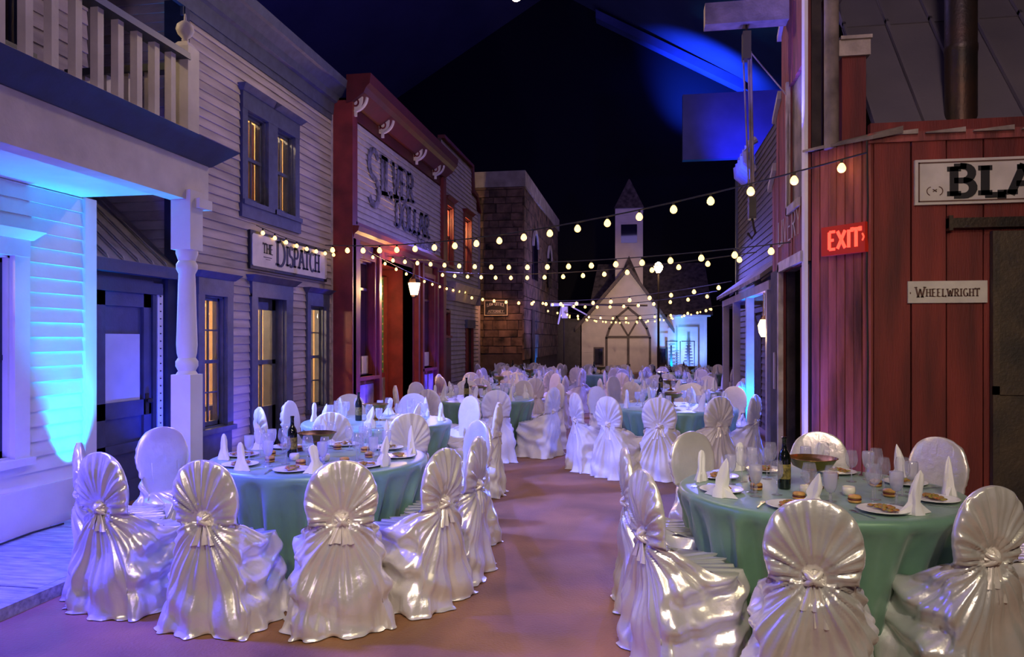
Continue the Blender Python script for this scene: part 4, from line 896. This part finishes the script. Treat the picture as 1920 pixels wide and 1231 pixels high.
# ------------------------------------------------------------------ string lights
bulb_me = MB().lathe([(.008,.0),(.018,-.010),(.027,-.026),(.029,-.038),(.026,-.052),(.014,-.064),(.001,-.067)],10).mesh('bulb', M_BULB, True)
sock_me = MB().lathe([(.009,.03),(.012,.028),(.012,-.002),(.009,-.004)],6).mesh('socket', M_WIRE)
def strand(p, q, sag, n, label, bs=1, name='string_lights'):
    p = Vector(p); q = Vector(q); mid = (p+q)/2
    t = thing(name, label, 'string lights', tuple(mid), group='warm bulb strings across the street')
    pts = []
    for i in range(25):
        f = i/24; v = p.lerp(q,f); v.z -= sag*4*f*(1-f); pts.append(v)
    MB().tube(pts, .006 if bs < 1.2 else .008, 5).build('cable', M_WIRE, t)
    for i in range(n):
        f = (i+.5)/n; v = p.lerp(q,f); v.z -= sag*4*f*(1-f)+.03
        b = link_mesh('bulb', bulb_me, t, v-mid); b.scale = (bs,)*3
        s_ = link_mesh('socket', sock_me, t, v-mid)
    return t
STR = [
 ((1.86,6.62,3.20),(-4.93,11.2,3.14),.24,20,'nearest string of warm bulbs, from the red shop corner to the grey office',1.25),
 ((-4.90,8.98,3.12),(-4.88,11.9,3.10),.06,9,'string of warm bulbs along the top of the Dispatch sign',.9),
 ((1.46,7.7,2.60),(-4.6,13.2,3.18),.16,19,'string of warm bulbs from above the barn doorway to the saloon front',1.1),
 ((-4.55,12.0,3.15),(-4.55,19.5,2.95),.12,12,'string of warm bulbs running along the saloon belt cornice',.9),
 ((1.52,10.3,2.80),(-4.6,16.6,3.2),.16,16,'string of warm bulbs from the porch roof to the far end of the saloon',1.2),
 ((1.52,13,2.62),(-4.6,19.6,2.85),.25,16,'string of warm bulbs crossing to the lilac storefront',1.2),
 ((1.55,15.7,2.62),(-3.4,23.0,2.9),.22,14,'string of warm bulbs crossing to the stone building corner',1.2),
 ((2.2,18.0,2.5),(-3.4,26.5,2.75),.3,14,'string of warm bulbs crossing to the stone building middle',1.1),
 ((2.4,24.0,2.7),(-3.4,31,2.75),.4,15,'string of warm bulbs crossing to the far stone building end',1.2),
 ((3.0,31.5,3.0),(-3.6,33,2.9),.55,18,'lowest string of warm bulbs before the church doors',1.1),
]
for a in STR: strand(*a)

# ------------------------------------------------------------------ satin chairs
def sm(a,b,x):
    t = np.clip((x-a)/(b-a),0,1); return t*t*(3-2*t)
def chair_mesh(seed, N=176, NB=58, NS=46, m=None):
    rs = np.random.RandomState(seed); ph = rs.rand(12)*6.28
    t = (np.arange(N)+.5)/N; t = np.where(t > .5, t-1, t); sg = np.sign(t); T = np.abs(t)     # 0 back centre .. .5 front centre
    kz = .635
    def body(s):       # s 0..1 ; returns x,y,z and arc
        ztop = np.where(T < .17, kz-.02, .47+(kz-.03-.47)*(1-sm(.17,.33,T))**1.6)
        z = s*ztop
        hw = .225+.075*(1-s)**1.7-.028*sm(.6,1,s)*(1-sm(.17,.26,T))
        yb = -.245-.05*(1-s)**1.3+.055*np.clip(T/.17,0,1)**6*sm(.45,1,s)*(1-sm(.17,.3,T)); yf = .235+.03*(1-s)
        f1 = np.clip(T/.17,0,1); f2 = np.clip((T-.17)/.17,0,1); f3 = np.clip((T-.34)/.16,0,1)
        x = np.where(T < .17, hw*f1, np.where(T < .34, hw, hw*(1-f3)))
        y = np.where(T < .17, yb, np.where(T < .34, yb+(yf-yb)*f2, yf))
        # round corners
        cxs = x; cys = y; r = np.hypot(cxs/hw, (cys-(yb+yf)/2)/((yf-yb)/2)); k = np.clip((r-1.12)/.3,0,1)*.10
        x = x*(1-k); y = (yb+yf)/2+(y-(yb+yf)/2)*(1-k)
        arcl = np.where(T < .17, T/.17*hw, hw+np.clip((T-.17),0,1)/.17*(yf-yb))
        return sg*x, y, z, arcl*sg
    def slab(s):
        zb = np.where(T < .17, kz-.02, kz-.03-(.125)*sm(.17,.30,T))
        z = zb+(.972-zb)*s
        zz = np.clip((z-.76)/.212,0,1)
        hw = (.196+.012*np.sin(np.clip((z-.55)/.3,0,1)*PI))*(1-zz**2.5)**(1/2.1)
        hw = np.maximum(hw, .012)
        lean = -.05*(z-.47)/.5; th = .045*(1-zz**3*.7)
        f1 = np.clip(T/.17,0,1); f3 = np.clip((T-.17)/.33,0,1)
        x = np.where(T < .17, hw*f1, hw*(1-f3))
        edge = np.sqrt(np.maximum(0,1-(np.where(T<.17,f1,1-f3))**6))
        y = np.where(T < .17, -.185-th*edge, -.185+th*.5*edge)+lean
        return sg*x, y, z, sg*np.where(T < .17, hw*f1, hw)
    V = []; 
    def disp(x,y,z,a,part,s):
        v = z-kz; aa = a
        r = np.sqrt(aa**2+v**2)+1e-4; phi = np.arctan2(aa, v+.35*np.minimum(np.abs(aa),.5)**2*2)
        wob = .25*np.sin(3*phi+ph[0])+.12*np.sin(7*phi+ph[1]+r*5)
        n1, n2 = 19, 33
        f = (np.abs(np.sin(n1/2*phi+wob*2+ph[2]))**.8-.6)*1.0+.35*np.sin(n2*phi+ph[3]+4*wob)
        A = .022*np.clip((r-.015)/.11,0,1)*(.75+.25*np.sin(phi*2+ph[4]))
        A *= np.where(v > 0, 1-.35*sm(.2,.33,r), 1-.30*sm(.25,.6,r))
        back = np.clip(1-(np.abs(a)-.45)/.25,0,1) if part == 0 else (T < .175)*1.0
        dv = f*A*back
        # big falling folds in the lower drape, growing to the hem
        g = .5*np.sin(aa*20+ph[5]+1.2*np.sin(z*5+ph[6]))+.35*np.sin(aa*37+ph[7]+z*3)
        low = sm(.05,.6,-v)*(1 if part == 0 else 0)
        dv = dv+g*.032*low
        # crumples
        c = .013*np.sin(11*aa+9*z+ph[8]+2*np.sin(8*z+5*aa))*np.sin(13*z-7*aa+ph[9]); dv = dv+c*(1.3 if part == 0 else .35)*np.where(r<.1,0,1)
        # swags on the sides
        sw = .026*np.sin((v+.22*np.abs(aa)-.9*(np.abs(aa)-.25)**2)*34+ph[10])*sm(.22,.32,np.abs(aa))*sm(.04,.16,-v)*(1-sm(.4,.55,-v)); 
        if part == 0: dv = dv+sw
        # pinch at the knot
        dv = dv-.030*np.exp(-(r/.05)**2)*(T < .17)
        waist = .020*np.exp(-(v/.06)**2)*sm(.08,.2,np.abs(aa))*(T<.34)
        nx = np.gradient(y); ny = -np.gradient(x); 
        ln = np.hypot(nx,ny)+1e-9; nx, ny = nx/ln, ny/ln
        # order runs back->+x->front->-x->back : make outward
        cx_, cy_ = x, y-(-.0 if part == 0 else -.2)
        flip = np.where(nx*cx_+ny*cy_ < 0, -1, 1); nx, ny = nx*flip, ny*flip
        if part == 1:
            nx = np.where(T < .165, 0, nx); ny = np.where(T < .165, -1, ny); dv = np.where(T >= .165, .15*dv, dv)
        return x+nx*dv-np.sign(x)*waist*np.minimum(1,np.abs(x)/.1), y+ny*dv, z
    order = np.argsort(t)        # from -.5 .. .5, i.e. front -> left side -> back -> right -> front
    for i in range(NB):
        s = (i/(NB-1))**.9; x,y,z,a = body(s); x,y,z = (q[order] for q in disp_wrap(disp,x,y,z,a,0,s,order))
        if i == 0:
            rr = 1+.045*np.sin(np.arange(N)*2*PI/N*9+ph[0])+.03*np.sin(np.arange(N)*2*PI/N*17+ph[1])
            x = x*(1.02*rr); y = y*(1.02*rr); z = z*0+.006
        V.append(np.stack([x,y,z],1))
    for i in range(NS):
        s = i/(NS-1); s = 1-(1-s)**1.35; x,y,z,a = slab(s); x,y,z = (q[order] for q in disp_wrap(disp,x,y,z,a,1,s,order)); V.append(np.stack([x,y,z],1))
    V = np.array(V); M = V.shape[0]; vs = V.reshape(-1,3)
    fs = []
    for j in range(M-1):
        for i in range(N):
            k = (i+1)%N; fs.append((j*N+i, j*N+k, (j+1)*N+k, (j+1)*N+i))
    fs.append(tuple((M-1)*N+i for i in range(N)))
    me = bpy.data.meshes.new('cover'); me.from_pydata(vs.tolist(), [], fs); me.materials.append(m or M_SATIN); me.shade_smooth()
    return me
def disp_wrap(disp,x,y,z,a,part,s,order):
    # displacement needs neighbours in ring order for normals
    global _T
    inv = np.empty_like(order); inv[order] = np.arange(len(order))
    xo,yo,zo,ao = x[order],y[order],(z+0*x)[order],a[order]
    f = disp.__closure__
    r = disp_ordered(disp,xo,yo,zo,ao,part,s,order)
    return tuple(q[inv] for q in r)
def disp_ordered(disp,x,y,z,a,part,s,order):
    cell = [c for c,n in zip(disp.__closure__, disp.__code__.co_freevars) if n == 'T'][0]
    T0 = cell.cell_contents; cell.cell_contents = T0[order]
    try: return disp(x,y,z,a,part,s)
    finally: cell.cell_contents = T0
def knot_mesh(seed):
    rs = random.Random(seed); mb = MB()
    # rosette of twisted cloth: petals wound around a centre, crossed by two bands
    for (R_,yy,npet) in ((.050,-.004,9),(.036,-.020,7),(.020,-.034,5)):
        n, m = npet*6, 6; vs = []; fs = []; p0_ = rs.random()*6
        for j in range(m):
            f = j/(m-1)
            for i in range(n):
                a = 2*PI*i/n; w_ = math.sin(npet*a+p0_+f*2.0); rr = R_*(.25+.75*f)*(1+.13*w_*f+.08*math.sin(2*a+p0_))
                vs.append((rr*math.cos(a)*1.1, yy-.012*math.sin(f*PI)-.007*w_*f+(.012*f), rr*math.sin(a)))
        for j in range(m-1):
            for i in range(n): k = (i+1)%n; fs.append((j*n+i,j*n+k,(j+1)*n+k,(j+1)*n+i))
        fs.append(tuple(range(n))); mb.add(vs,fs)
    for q in range(2):
        tl = rs.uniform(.4,1.0)*(1 if q else -1); pts = []
        for i in range(9):
            f = i/8-.5; x_ = f*.11; pts.append((x_*math.cos(tl), -.040+.30*abs(f)**2*.16*4, x_*math.sin(tl)))
        mb.tube(pts,[.006,.010,.013,.015,.015,.015,.013,.010,.006],7)
    me = mb.mesh('knot', M_SATINK, True); return me
def tail_mesh(seed):
    rs = random.Random(seed+40); mb = MB(); vs = []; fs = []
    for sd in (-1,1):
        L = rs.uniform(.10,.20); dx = sd*rs.uniform(.01,.04)
        o = len(vs)
        for j in range(9):
            f = j/8; w = .012+.022*f
            for i in range(7):
                u = i/6-.5; vs.append((dx*(.4+f)+u*2*w, -.022-.020*f+.010*math.sin(u*9+sd+f*2), -.015-L*f))
        for j in range(8):
            for i in range(6): a = o+j*7+i; fs.append((a,a+1,a+8,a+7))
    mb.add(vs,fs); me = bpy.data.meshes.new('sash_tail'); me.from_pydata(mb.v,[],mb.f); me.materials.append(M_SATINK); me.shade_smooth(); return me
VAR = [(chair_mesh(s_), knot_mesh(s_), tail_mesh(s_)) for s_ in (3, 11, 29, 47)]
VARM = [(chair_mesh(s_, 150, 46, 40, M_MATTE), knot_mesh(s_), tail_mesh(s_)) for s_ in (13, 31, 41)]
VARF = [(chair_mesh(s_, 80, 26, 24, M_MATTE), knot_mesh(s_), None) for s_ in (5, 17, 23)]
def put_chair(bx, by, fx, fy, label, group, near=True, sc=1.0):
    """bx,by: where the top of the backrest stands; fx,fy: direction the chair faces"""
    l = math.hypot(fx,fy); fx, fy = fx/l, fy/l
    cx_, cy_ = bx+fx*.21, by+fy*.21
    rz = math.atan2(fy,fx)-PI/2+random.uniform(-.04,.04)
    t = thing('covered_chair', label, 'chair', (cx_,cy_,0), rz, group)
    pool = VARM if near == 2 else (VAR if near else VARF); cm_, km, tm = random.choice(pool)
    if put_chair.last is cm_:
        cm_, km, tm = random.choice([q for q in pool if q[0] is not put_chair.last])
    put_chair.last = cm_
    link_mesh('cover', cm_, t); k = link_mesh('knot', km, t, (0,-.222,.635))
    if tm: link_mesh('sash_tail', tm, t, (0,-.222,.635))
    t.scale = (sc,sc,sc)
    return t
put_chair.last = None

# ------------------------------------------------------------------ tables
def cloth_mesh(seed, R=.80, N=180, H=.765):
    rs = np.random.RandomState(seed); ph = rs.rand(8)*6.28; a = np.arange(N)*2*PI/N; V = []
    for r in (.0, .25, .5, .7): V.append(np.stack([r*R*np.cos(a), r*R*np.sin(a), a*0+H+.0],1))
    for r,z in ((.95,0),(.985,-.004),(1.0,-.014),(1.008,-.04)): V.append(np.stack([r*R*np.cos(a), r*R*np.sin(a), a*0+H+z],1))
    for j in range(1,22):
        f = j/21; z = H-.04-(H-.05)*f
        w = 1-2*np.abs(np.sin(11*a+ph[0]+.8*np.sin(3*a+ph[1])+f*1.6))**.8+.5*np.sin(37*a+ph[2]+f*1.5)+.3*np.sin(7*a+ph[3]-f)
        rr = R*1.008-.15*f*(1.6-.6*f)+.040*f**.30*w
        V.append(np.stack([rr*np.cos(a+.03*f*np.sin(5*a+ph[4])), rr*np.sin(a+.03*f*np.sin(5*a+ph[4])), a*0+z],1))
    V = np.array(V); M = V.shape[0]; fs = [(j*N+i,j*N+(i+1)%N,(j+1)*N+(i+1)%N,(j+1)*N+i) for j in range(M-1) for i in range(N)]
    fs = [tuple(reversed(f)) for f in fs]
    me = bpy.data.meshes.new('tablecloth'); me.from_pydata(V.reshape(-1,3).tolist(),[],fs); me.materials.append(M_CLOTH); me.shade_smooth(); return me
CLM = [cloth_mesh(2), cloth_mesh(9)]
tabletop_me = MB().lathe([(.76,.72),(.78,.725),(.78,.755),(.76,.758)],40).mesh('tabletop', M_OLDW)
ped_me = MB().lathe([(.34,0),(.34,.03),(.06,.06),(.05,.7),(.2,.72)],16).mesh('pedestal', M_BLK)
def lathe_me(name, prof, m, n=20, sm_=True, cap=True): return MB().lathe(prof, n, cap=cap).mesh(name, m, sm_)
plate_me = lathe_me('plate', [(.05,.0),(.055,.004),(.085,.006),(.125,.014),(.128,.017),(.120,.017),(.083,.009),(.05,.008)], M_PLATE, 28)
gb_me = lathe_me('bowl', [(.006,.072),(.022,.080),(.032,.105),(.036,.14),(.035,.175),(.033,.178)], M_ICE, 16, cap=False)
gs_me = lathe_me('stem', [(.034,0),(.034,.003),(.008,.008),(.006,.03),(.010,.05),(.006,.072)], M_GLASS, 12)
wb_me = lathe_me('bowl', [(.004,.095),(.022,.103),(.036,.125),(.040,.15),(.036,.19),(.030,.215)], M_GLASS, 16, cap=False)
ws_me = lathe_me('stem', [(.034,0),(.034,.002),(.006,.006),(.004,.05),(.004,.095)], M_GLASS, 12)
def napkin_mesh(v):
    rs = random.Random(v*5+1); n = 18; rings = []
    prof = {0:[(0,.052,.036),(.03,.047,.03),(.06,.030,.022),(.10,.035,.018),(.15,.031,.014),(.19,.018,.010),(.218,.002,.002)],
            1:[(0,.060,.034),(.035,.045,.026),(.075,.025,.018),(.13,.027,.016),(.165,.025,.012),(.182,.012,.006)],
            2:[(0,.044,.036),(.05,.048,.032),(.085,.025,.018),(.12,.040,.018),(.16,.028,.012),(.205,.004,.003)]}[v]
    mb = MB(); vs = []
    for (z,rx,ry) in prof:
        for i in range(n):
            a = 2*PI*i/n; k = 1+.24*math.sin(3*a+z*14+v)+.14*math.sin(5*a+v-z*9)
            vs.append((1.05*rx*k*math.cos(a)+(z*z*1.1)*(-1 if v==1 else 1)*.7, 1.15*ry*k*math.sin(a), z+.10*rx*math.cos(a)*(z>.1)*4))
    fs = [(j*n+i,j*n+(i+1)%n,(j+1)*n+(i+1)%n,(j+1)*n+i) for j in range(len(prof)-1) for i in range(n)]+[tuple((len(prof)-1)*n+i for i in range(n)),tuple(range(n-1,-1,-1))]
    mb.add(vs,fs)
    for sd in ((-1,1) if v != 2 else ()):     # folded points resting on the cloth
        mb.hexa([(sd*.03,-.02,.001),(sd*.03,.02,.001),(sd*(.10-.02*v),.012,.001),(sd*(.105-.02*v),.0,.001),(sd*.025,-.015,.055),(sd*.025,.015,.055),(sd*.10-.02*v*sd,.010,.004),(sd*.105-.02*v*sd,.002,.004)])
    return mb.mesh('napkin', M_NAPK, 2)
NAP = [napkin_mesh(i) for i in range(3)]
fork_me = MB().box(-.004,.004,-.09,.03,.002,.005).box(-.010,.010,.03,.05,.002,.005).box(-.010,-.007,.05,.09,.002,.005).box(-.0035,-.0005,.05,.09,.002,.005).box(.0025,.0055,.05,.09,.002,.005).box(.008,.011,.05,.09,.002,.005).mesh('fork', M_STEEL)
bread_me = lathe_me('bun', [(.030,.0),(.034,.004),(.034,.014)], M_BREAD, 14); fil_me = lathe_me('filling', [(.032,.014),(.036,.018),(.032,.024)], M_FILL, 14); top_me = lathe_me('bun', [(.034,.024),(.035,.032),(.028,.040),(.003,.043)], M_BREAD, 14)
votive_me = lathe_me('votive_cup', [(.024,0),(.034,.012),(.038,.03),(.034,.05),(.030,.052),(.03,.02),(.01,.018)], M_WAX, 14)
def salad_mesh():
    mb = MB(); r = random.Random(4)
    for i in range(26):
        a = r.uniform(0,2*PI); q = r.uniform(0,.075); x_,y_ = q*math.cos(a),q*math.sin(a); s_ = r.uniform(.010,.02); z_ = .012+r.uniform(0,.016)*(1-q/.09)
        mb.lathe([(s_*.3,0),(s_,.004),(s_*.8,.010),(.001,.013)],7,(x_,y_,z_-.003))
    return mb.mesh('salad', M_FOOD, True)
salad_me = salad_mesh()
bottle_me = lathe_me('bottle_glass', [(.034,0),(.037,.01),(.037,.18),(.032,.205),(.015,.235),(.013,.29),(.015,.292),(.015,.305),(.013,.306)], M_BOTTLE, 18)
blab_me = lathe_me('bottle_label', [(.0375,.06),(.0378,.062),(.0378,.145),(.0375,.147)], M_LABEL, 18)
bowl_me = lathe_me('basin', [(.02,.10),(.06,.105),(.11,.13),(.138,.175),(.145,.178),(.138,.180),(.105,.14),(.05,.115),(.005,.112)], M_BRASS, 28)
bowls_me = lathe_me('foot', [(.065,0),(.065,.008),(.03,.02),(.016,.035),(.014,.07),(.022,.09),(.03,.10)], M_BRASS, 20)
def item(name, parts, loc, rz, label, cat, group, sc=1):
    if len(parts) == 1:
        o = link_mesh(name, parts[0][1], None, loc, rz); tag(o,label,cat,group); o.scale = (sc,)*3; return o
    t = thing(name, label, cat, loc, rz, group); t.scale = (sc,)*3
    for nm,me in parts: link_mesh(nm, me, t)
    return t
PLACES = ['right','far right','far','far left','left','near left','near','near right']
def seat_name(cx_,cy_,x_,y_):
    # angle relative to the line of sight from the street entrance
    v = Vector((cx_,cy_)).normalized(); rgt = Vector((v.y,-v.x)); d_ = Vector((x_-cx_,y_-cy_)).normalized()
    return d_.dot(rgt), d_.dot(v)
def lay_table(cx_, cy_, tname, n=8, near=True, a0=0, full=True, seed=0):
    rnd = random.Random(seed)
    t = thing('banquet_table', 'round banquet table hidden under the green cloth of the '+tname, 'table', (cx_,cy_,0))
    link_mesh('tabletop', tabletop_me, t); link_mesh('pedestal', ped_me, t)
    cl_ = link_mesh('tablecloth', CLM[seed%2], None, (cx_,cy_,0), rnd.random()*6)
    tag(cl_, 'sage green satin tablecloth draped over the '+tname, 'tablecloth')
    Z = .7665; grp = lambda s_: s_+' on the '+tname
    for k in range(n):
        a = a0+2*PI*k/n+rnd.uniform(-.05,.05); c_,s_ = math.cos(a),math.sin(a); r_,f_ = seat_name(cx_,cy_,cx_+c_,cy_+s_)
        deg = (math.degrees(math.atan2(f_,r_))+360)%360
        if k == 0: i0 = int(((deg+22.5)%360)//45)
        nm = PLACES[(i0+k*8//n)%8]
        where = ' at the %s place of the '%nm+tname
        def P(r0, da): return (cx_+r0*math.cos(a+da), cy_+r0*math.sin(a+da), Z)
        item('folded_napkin', [('napkin',NAP[rnd.randrange(3)])], P(.68,.10 if not near else .12+rnd.uniform(-.05,.05)), a+PI/2+rnd.uniform(-.6,.6), 'standing folded white napkin'+where, 'napkin', grp('napkins'), 1.0 if near else 1.05)
        item('water_goblet', [('bowl',gb_me),('stem',gs_me)] if near else [('goblet',gb_me),('stem',gs_me)], P(.50,.24), 0, 'frosty stemmed goblet of iced water'+where, 'goblet', grp('water goblets'))
        item('wine_glass', [('bowl',wb_me),('stem',ws_me)], P(.44,.02), 0, 'clear empty wine glass'+where, 'glass', grp('wine glasses'))
        if full:
            pz = P(.60,-.10)
            item('salad_plate', [('plate',plate_me)], pz, 0, 'white china plate'+where, 'plate', grp('plates'))
            item('salad', [('salad',salad_me)], (pz[0],pz[1],Z+.004), rnd.random()*6, 'green and red salad'+where, 'food', grp('salads'))
            item('dessert_slider', [('bun',bread_me),('filling',fil_me),('bun',top_me)], P(.38,-.14), 0, 'small round layered bun'+where, 'food', grp('buns'))
            if near: item('fork', [('fork',fork_me)], P(.66,-.32), a+PI/2, 'steel fork lying on the cloth'+where, 'fork', grp('forks'))
            item('wine_glass', [('bowl',wb_me),('stem',ws_me)], P(.36,.30), 0, 'inner clear wine glass'+where, 'glass', grp('inner wine glasses'), .9)
    item('brass_bowl', [('basin',bowl_me),('foot',bowls_me)], (cx_-.03,cy_+.02,Z), 0, 'aged brass pedestal bowl in the middle of the '+tname, 'bowl', None)
    item('wine_bottle', [('bottle_glass',bottle_me),('bottle_label',blab_me)], (cx_-.20,cy_-.04,Z), 0, 'dark wine bottle beside the brass bowl on the '+tname, 'bottle', None)
    for q in range(2 if near else 0):
        a = 4.2+q*1.1; item('candle_cup', [('votive_cup',votive_me)], (cx_+.22*math.cos(a),cy_+.22*math.sin(a),Z), 0, 'round cream candle cup %s on the '%('left of the bowl foot','right of the bowl foot')[q]+tname, 'candle', None)

T1L = (-2.37,5.28); T1R = (1.04,4.66); T2L = (-2.80,7.72); T2R = (.45,9.98)
lay_table(*T1L,'front left table',8,True,.2,True,1)
lay_table(*T1R,'front right table',8,True,.45,True,2)
lay_table(*T2L,'second left table',8,False,.1,False,3)
lay_table(*T2R,'second right table',8,False,.3,False,4)
FAR = [((-2.35,10.9),'third left table'),((-2.6,13.9),'fourth left table'),((.55,13.1),'third right table'),((-2.45,16.9),'fifth left table'),((.5,16.2),'fourth right table'),((-.95,19.0),'far middle table'),((-3.2,20.0),'farthest left table'),((1.3,19.6),'farthest right table')]
for i,(c_,nm) in enumerate(FAR): lay_table(*c_,nm,8,False,i*.37,False,i+5)

def F2(px, D):
    s_,c_ = math.sin(math.atan(240/1400)), math.cos(math.atan(240/1400)); r=(px-960)/1400
    return (D*(-s_+c_*r), D*(c_+s_*r))
CH1 = [ # x, y, facing or None, label
 (-2.41,3.86,None,T1L,'satin-covered chair at the front left table, second from left, knot toward us'),
 (-1.65,3.98,None,T1L,'satin-covered chair centred before the front left table, back squarely toward us'),
 (-1.22,4.52,(-.95,.32),T1L,'satin-covered chair at the right of the front left table, seat pointing left'),
 (-1.14,5.10,(-.99,.05),T1L,'edge-on satin-covered chair behind the one at the right of the front left table'),
 (-1.34,6.08,(-.70,-.71),T1L,'satin-covered chair facing us at the far right of the front left table'),
 (-3.18,4.02,(.20,.98),T1L,'satin-covered chair at the near left of the front left table, turned to the right'),
 (-3.60,4.36,(.80,.60),T1L,'edge-on satin-covered chair at the far left, beside the blue-lit wall'),
 (-3.62,5.22,(.75,-.45),T1L,'satin-covered chair facing us beside the white porch post'),
 (.73,3.36,(.15,.98),T1R,'large satin-covered chair nearest the camera, centred before the right table'),
 (.04,3.94,(.93,.36),T1R,'satin-covered chair at the near left of the front right table, seat pointing right'),
 (-.06,4.72,(.99,.10),T1R,'edge-on satin-covered chair at the left of the front right table, beside the aisle'),
 (.38,5.60,(.60,-.78),T1R,'satin-covered chair facing us at the far left of the front right table'),
 (1.28,5.74,None,T1R,'satin-covered chair facing us directly behind the front right table'),
 (2.02,5.58,None,T1R,'satin-covered chair facing us at the far right of the front right table'),
 (1.59,3.80,(-.42,.91),T1R,'satin-covered chair at the near right of the front right table, seat pointing left'),
 (2.28,4.50,(-.98,.10),T1R,'satin-covered chair cut by the right edge of the picture'),
]
for x_,y_,f_,T_,lab in CH1:
    if f_ is None: f_ = (T_[0]-x_, T_[1]-y_)
    put_chair(x_,y_,f_[0],f_[1],lab,'chairs at the front tables')
CH2 = [(*F2(765,6.85),T2L,'cloth-covered chair with fanned back at the near right of the second left table'),(*F2(622,6.95),T2L,'white-covered chair at the near side of the second left table, mostly hidden by glasses'),
 (*F2(492,7.45),T2L,'blue-tinted cloth-covered chair at the near left of the second left table'),(*F2(546,8.2),T2L,'smooth-fronted cloth-covered chair facing us at the left of the second left table'),
 (*F2(930,8.0),T2L,'tall side-on cloth-covered chair at the right of the second left table by the aisle'),(*F2(880,8.85),T2L,'cloth-covered chair at the far right of the second left table'),
 (*F2(655,9.2),T2L,'cloth-covered chair at the far left of the second left table'),(*F2(775,9.3),T2L,'cloth-covered chair at the far side of the second left table'),
 (*F2(1143,8.85),T2R,'cloth-covered chair at the near left of the second right table, back toward us'),(*F2(1236,8.7),T2R,'cloth-covered chair at the near middle of the second right table, back toward us'),
 (*F2(1082,9.4),T2R,'cloth-covered chair at the left of the second right table beside the aisle'),(*F2(1346,8.85),T2R,'bright blue-lit cloth-covered chair at the near right of the second right table'),
 (*F2(1412,9.15),T2R,'blue-edged cloth-covered chair beside the barn at the right of the second right table'),(*F2(1376,10.7),T2R,'cloth-covered chair at the far right of the second right table'),
 (*F2(1290,11.3),T2R,'cloth-covered chair at the far side of the second right table'),(*F2(1120,10.7),T2R,'cloth-covered chair at the far left of the second right table')]
for x_,y_,T_,lab in CH2: put_chair(x_,y_,T_[0]-x_,T_[1]-y_,lab,'chairs at the second row of tables',near=2)
for i,(c_,nm) in enumerate(FAR):
    for k in range(8):
        a = 2*PI*(k+.5)/8+i*.3; r_ = 1.22
        q1,q2 = seat_name(c_[0],c_[1],c_[0]+math.cos(a),c_[1]+math.sin(a))
        if k == 0: i0 = int(((math.degrees(math.atan2(q2,q1))+382.5)%360)//45)
        put_chair(c_[0]+r_*math.cos(a), c_[1]+r_*math.sin(a), -math.cos(a), -math.sin(a), 'cloth-covered chair at the %s side of the '%PLACES[(i0+k)%8]+nm, 'chairs around the '+nm, near=False)
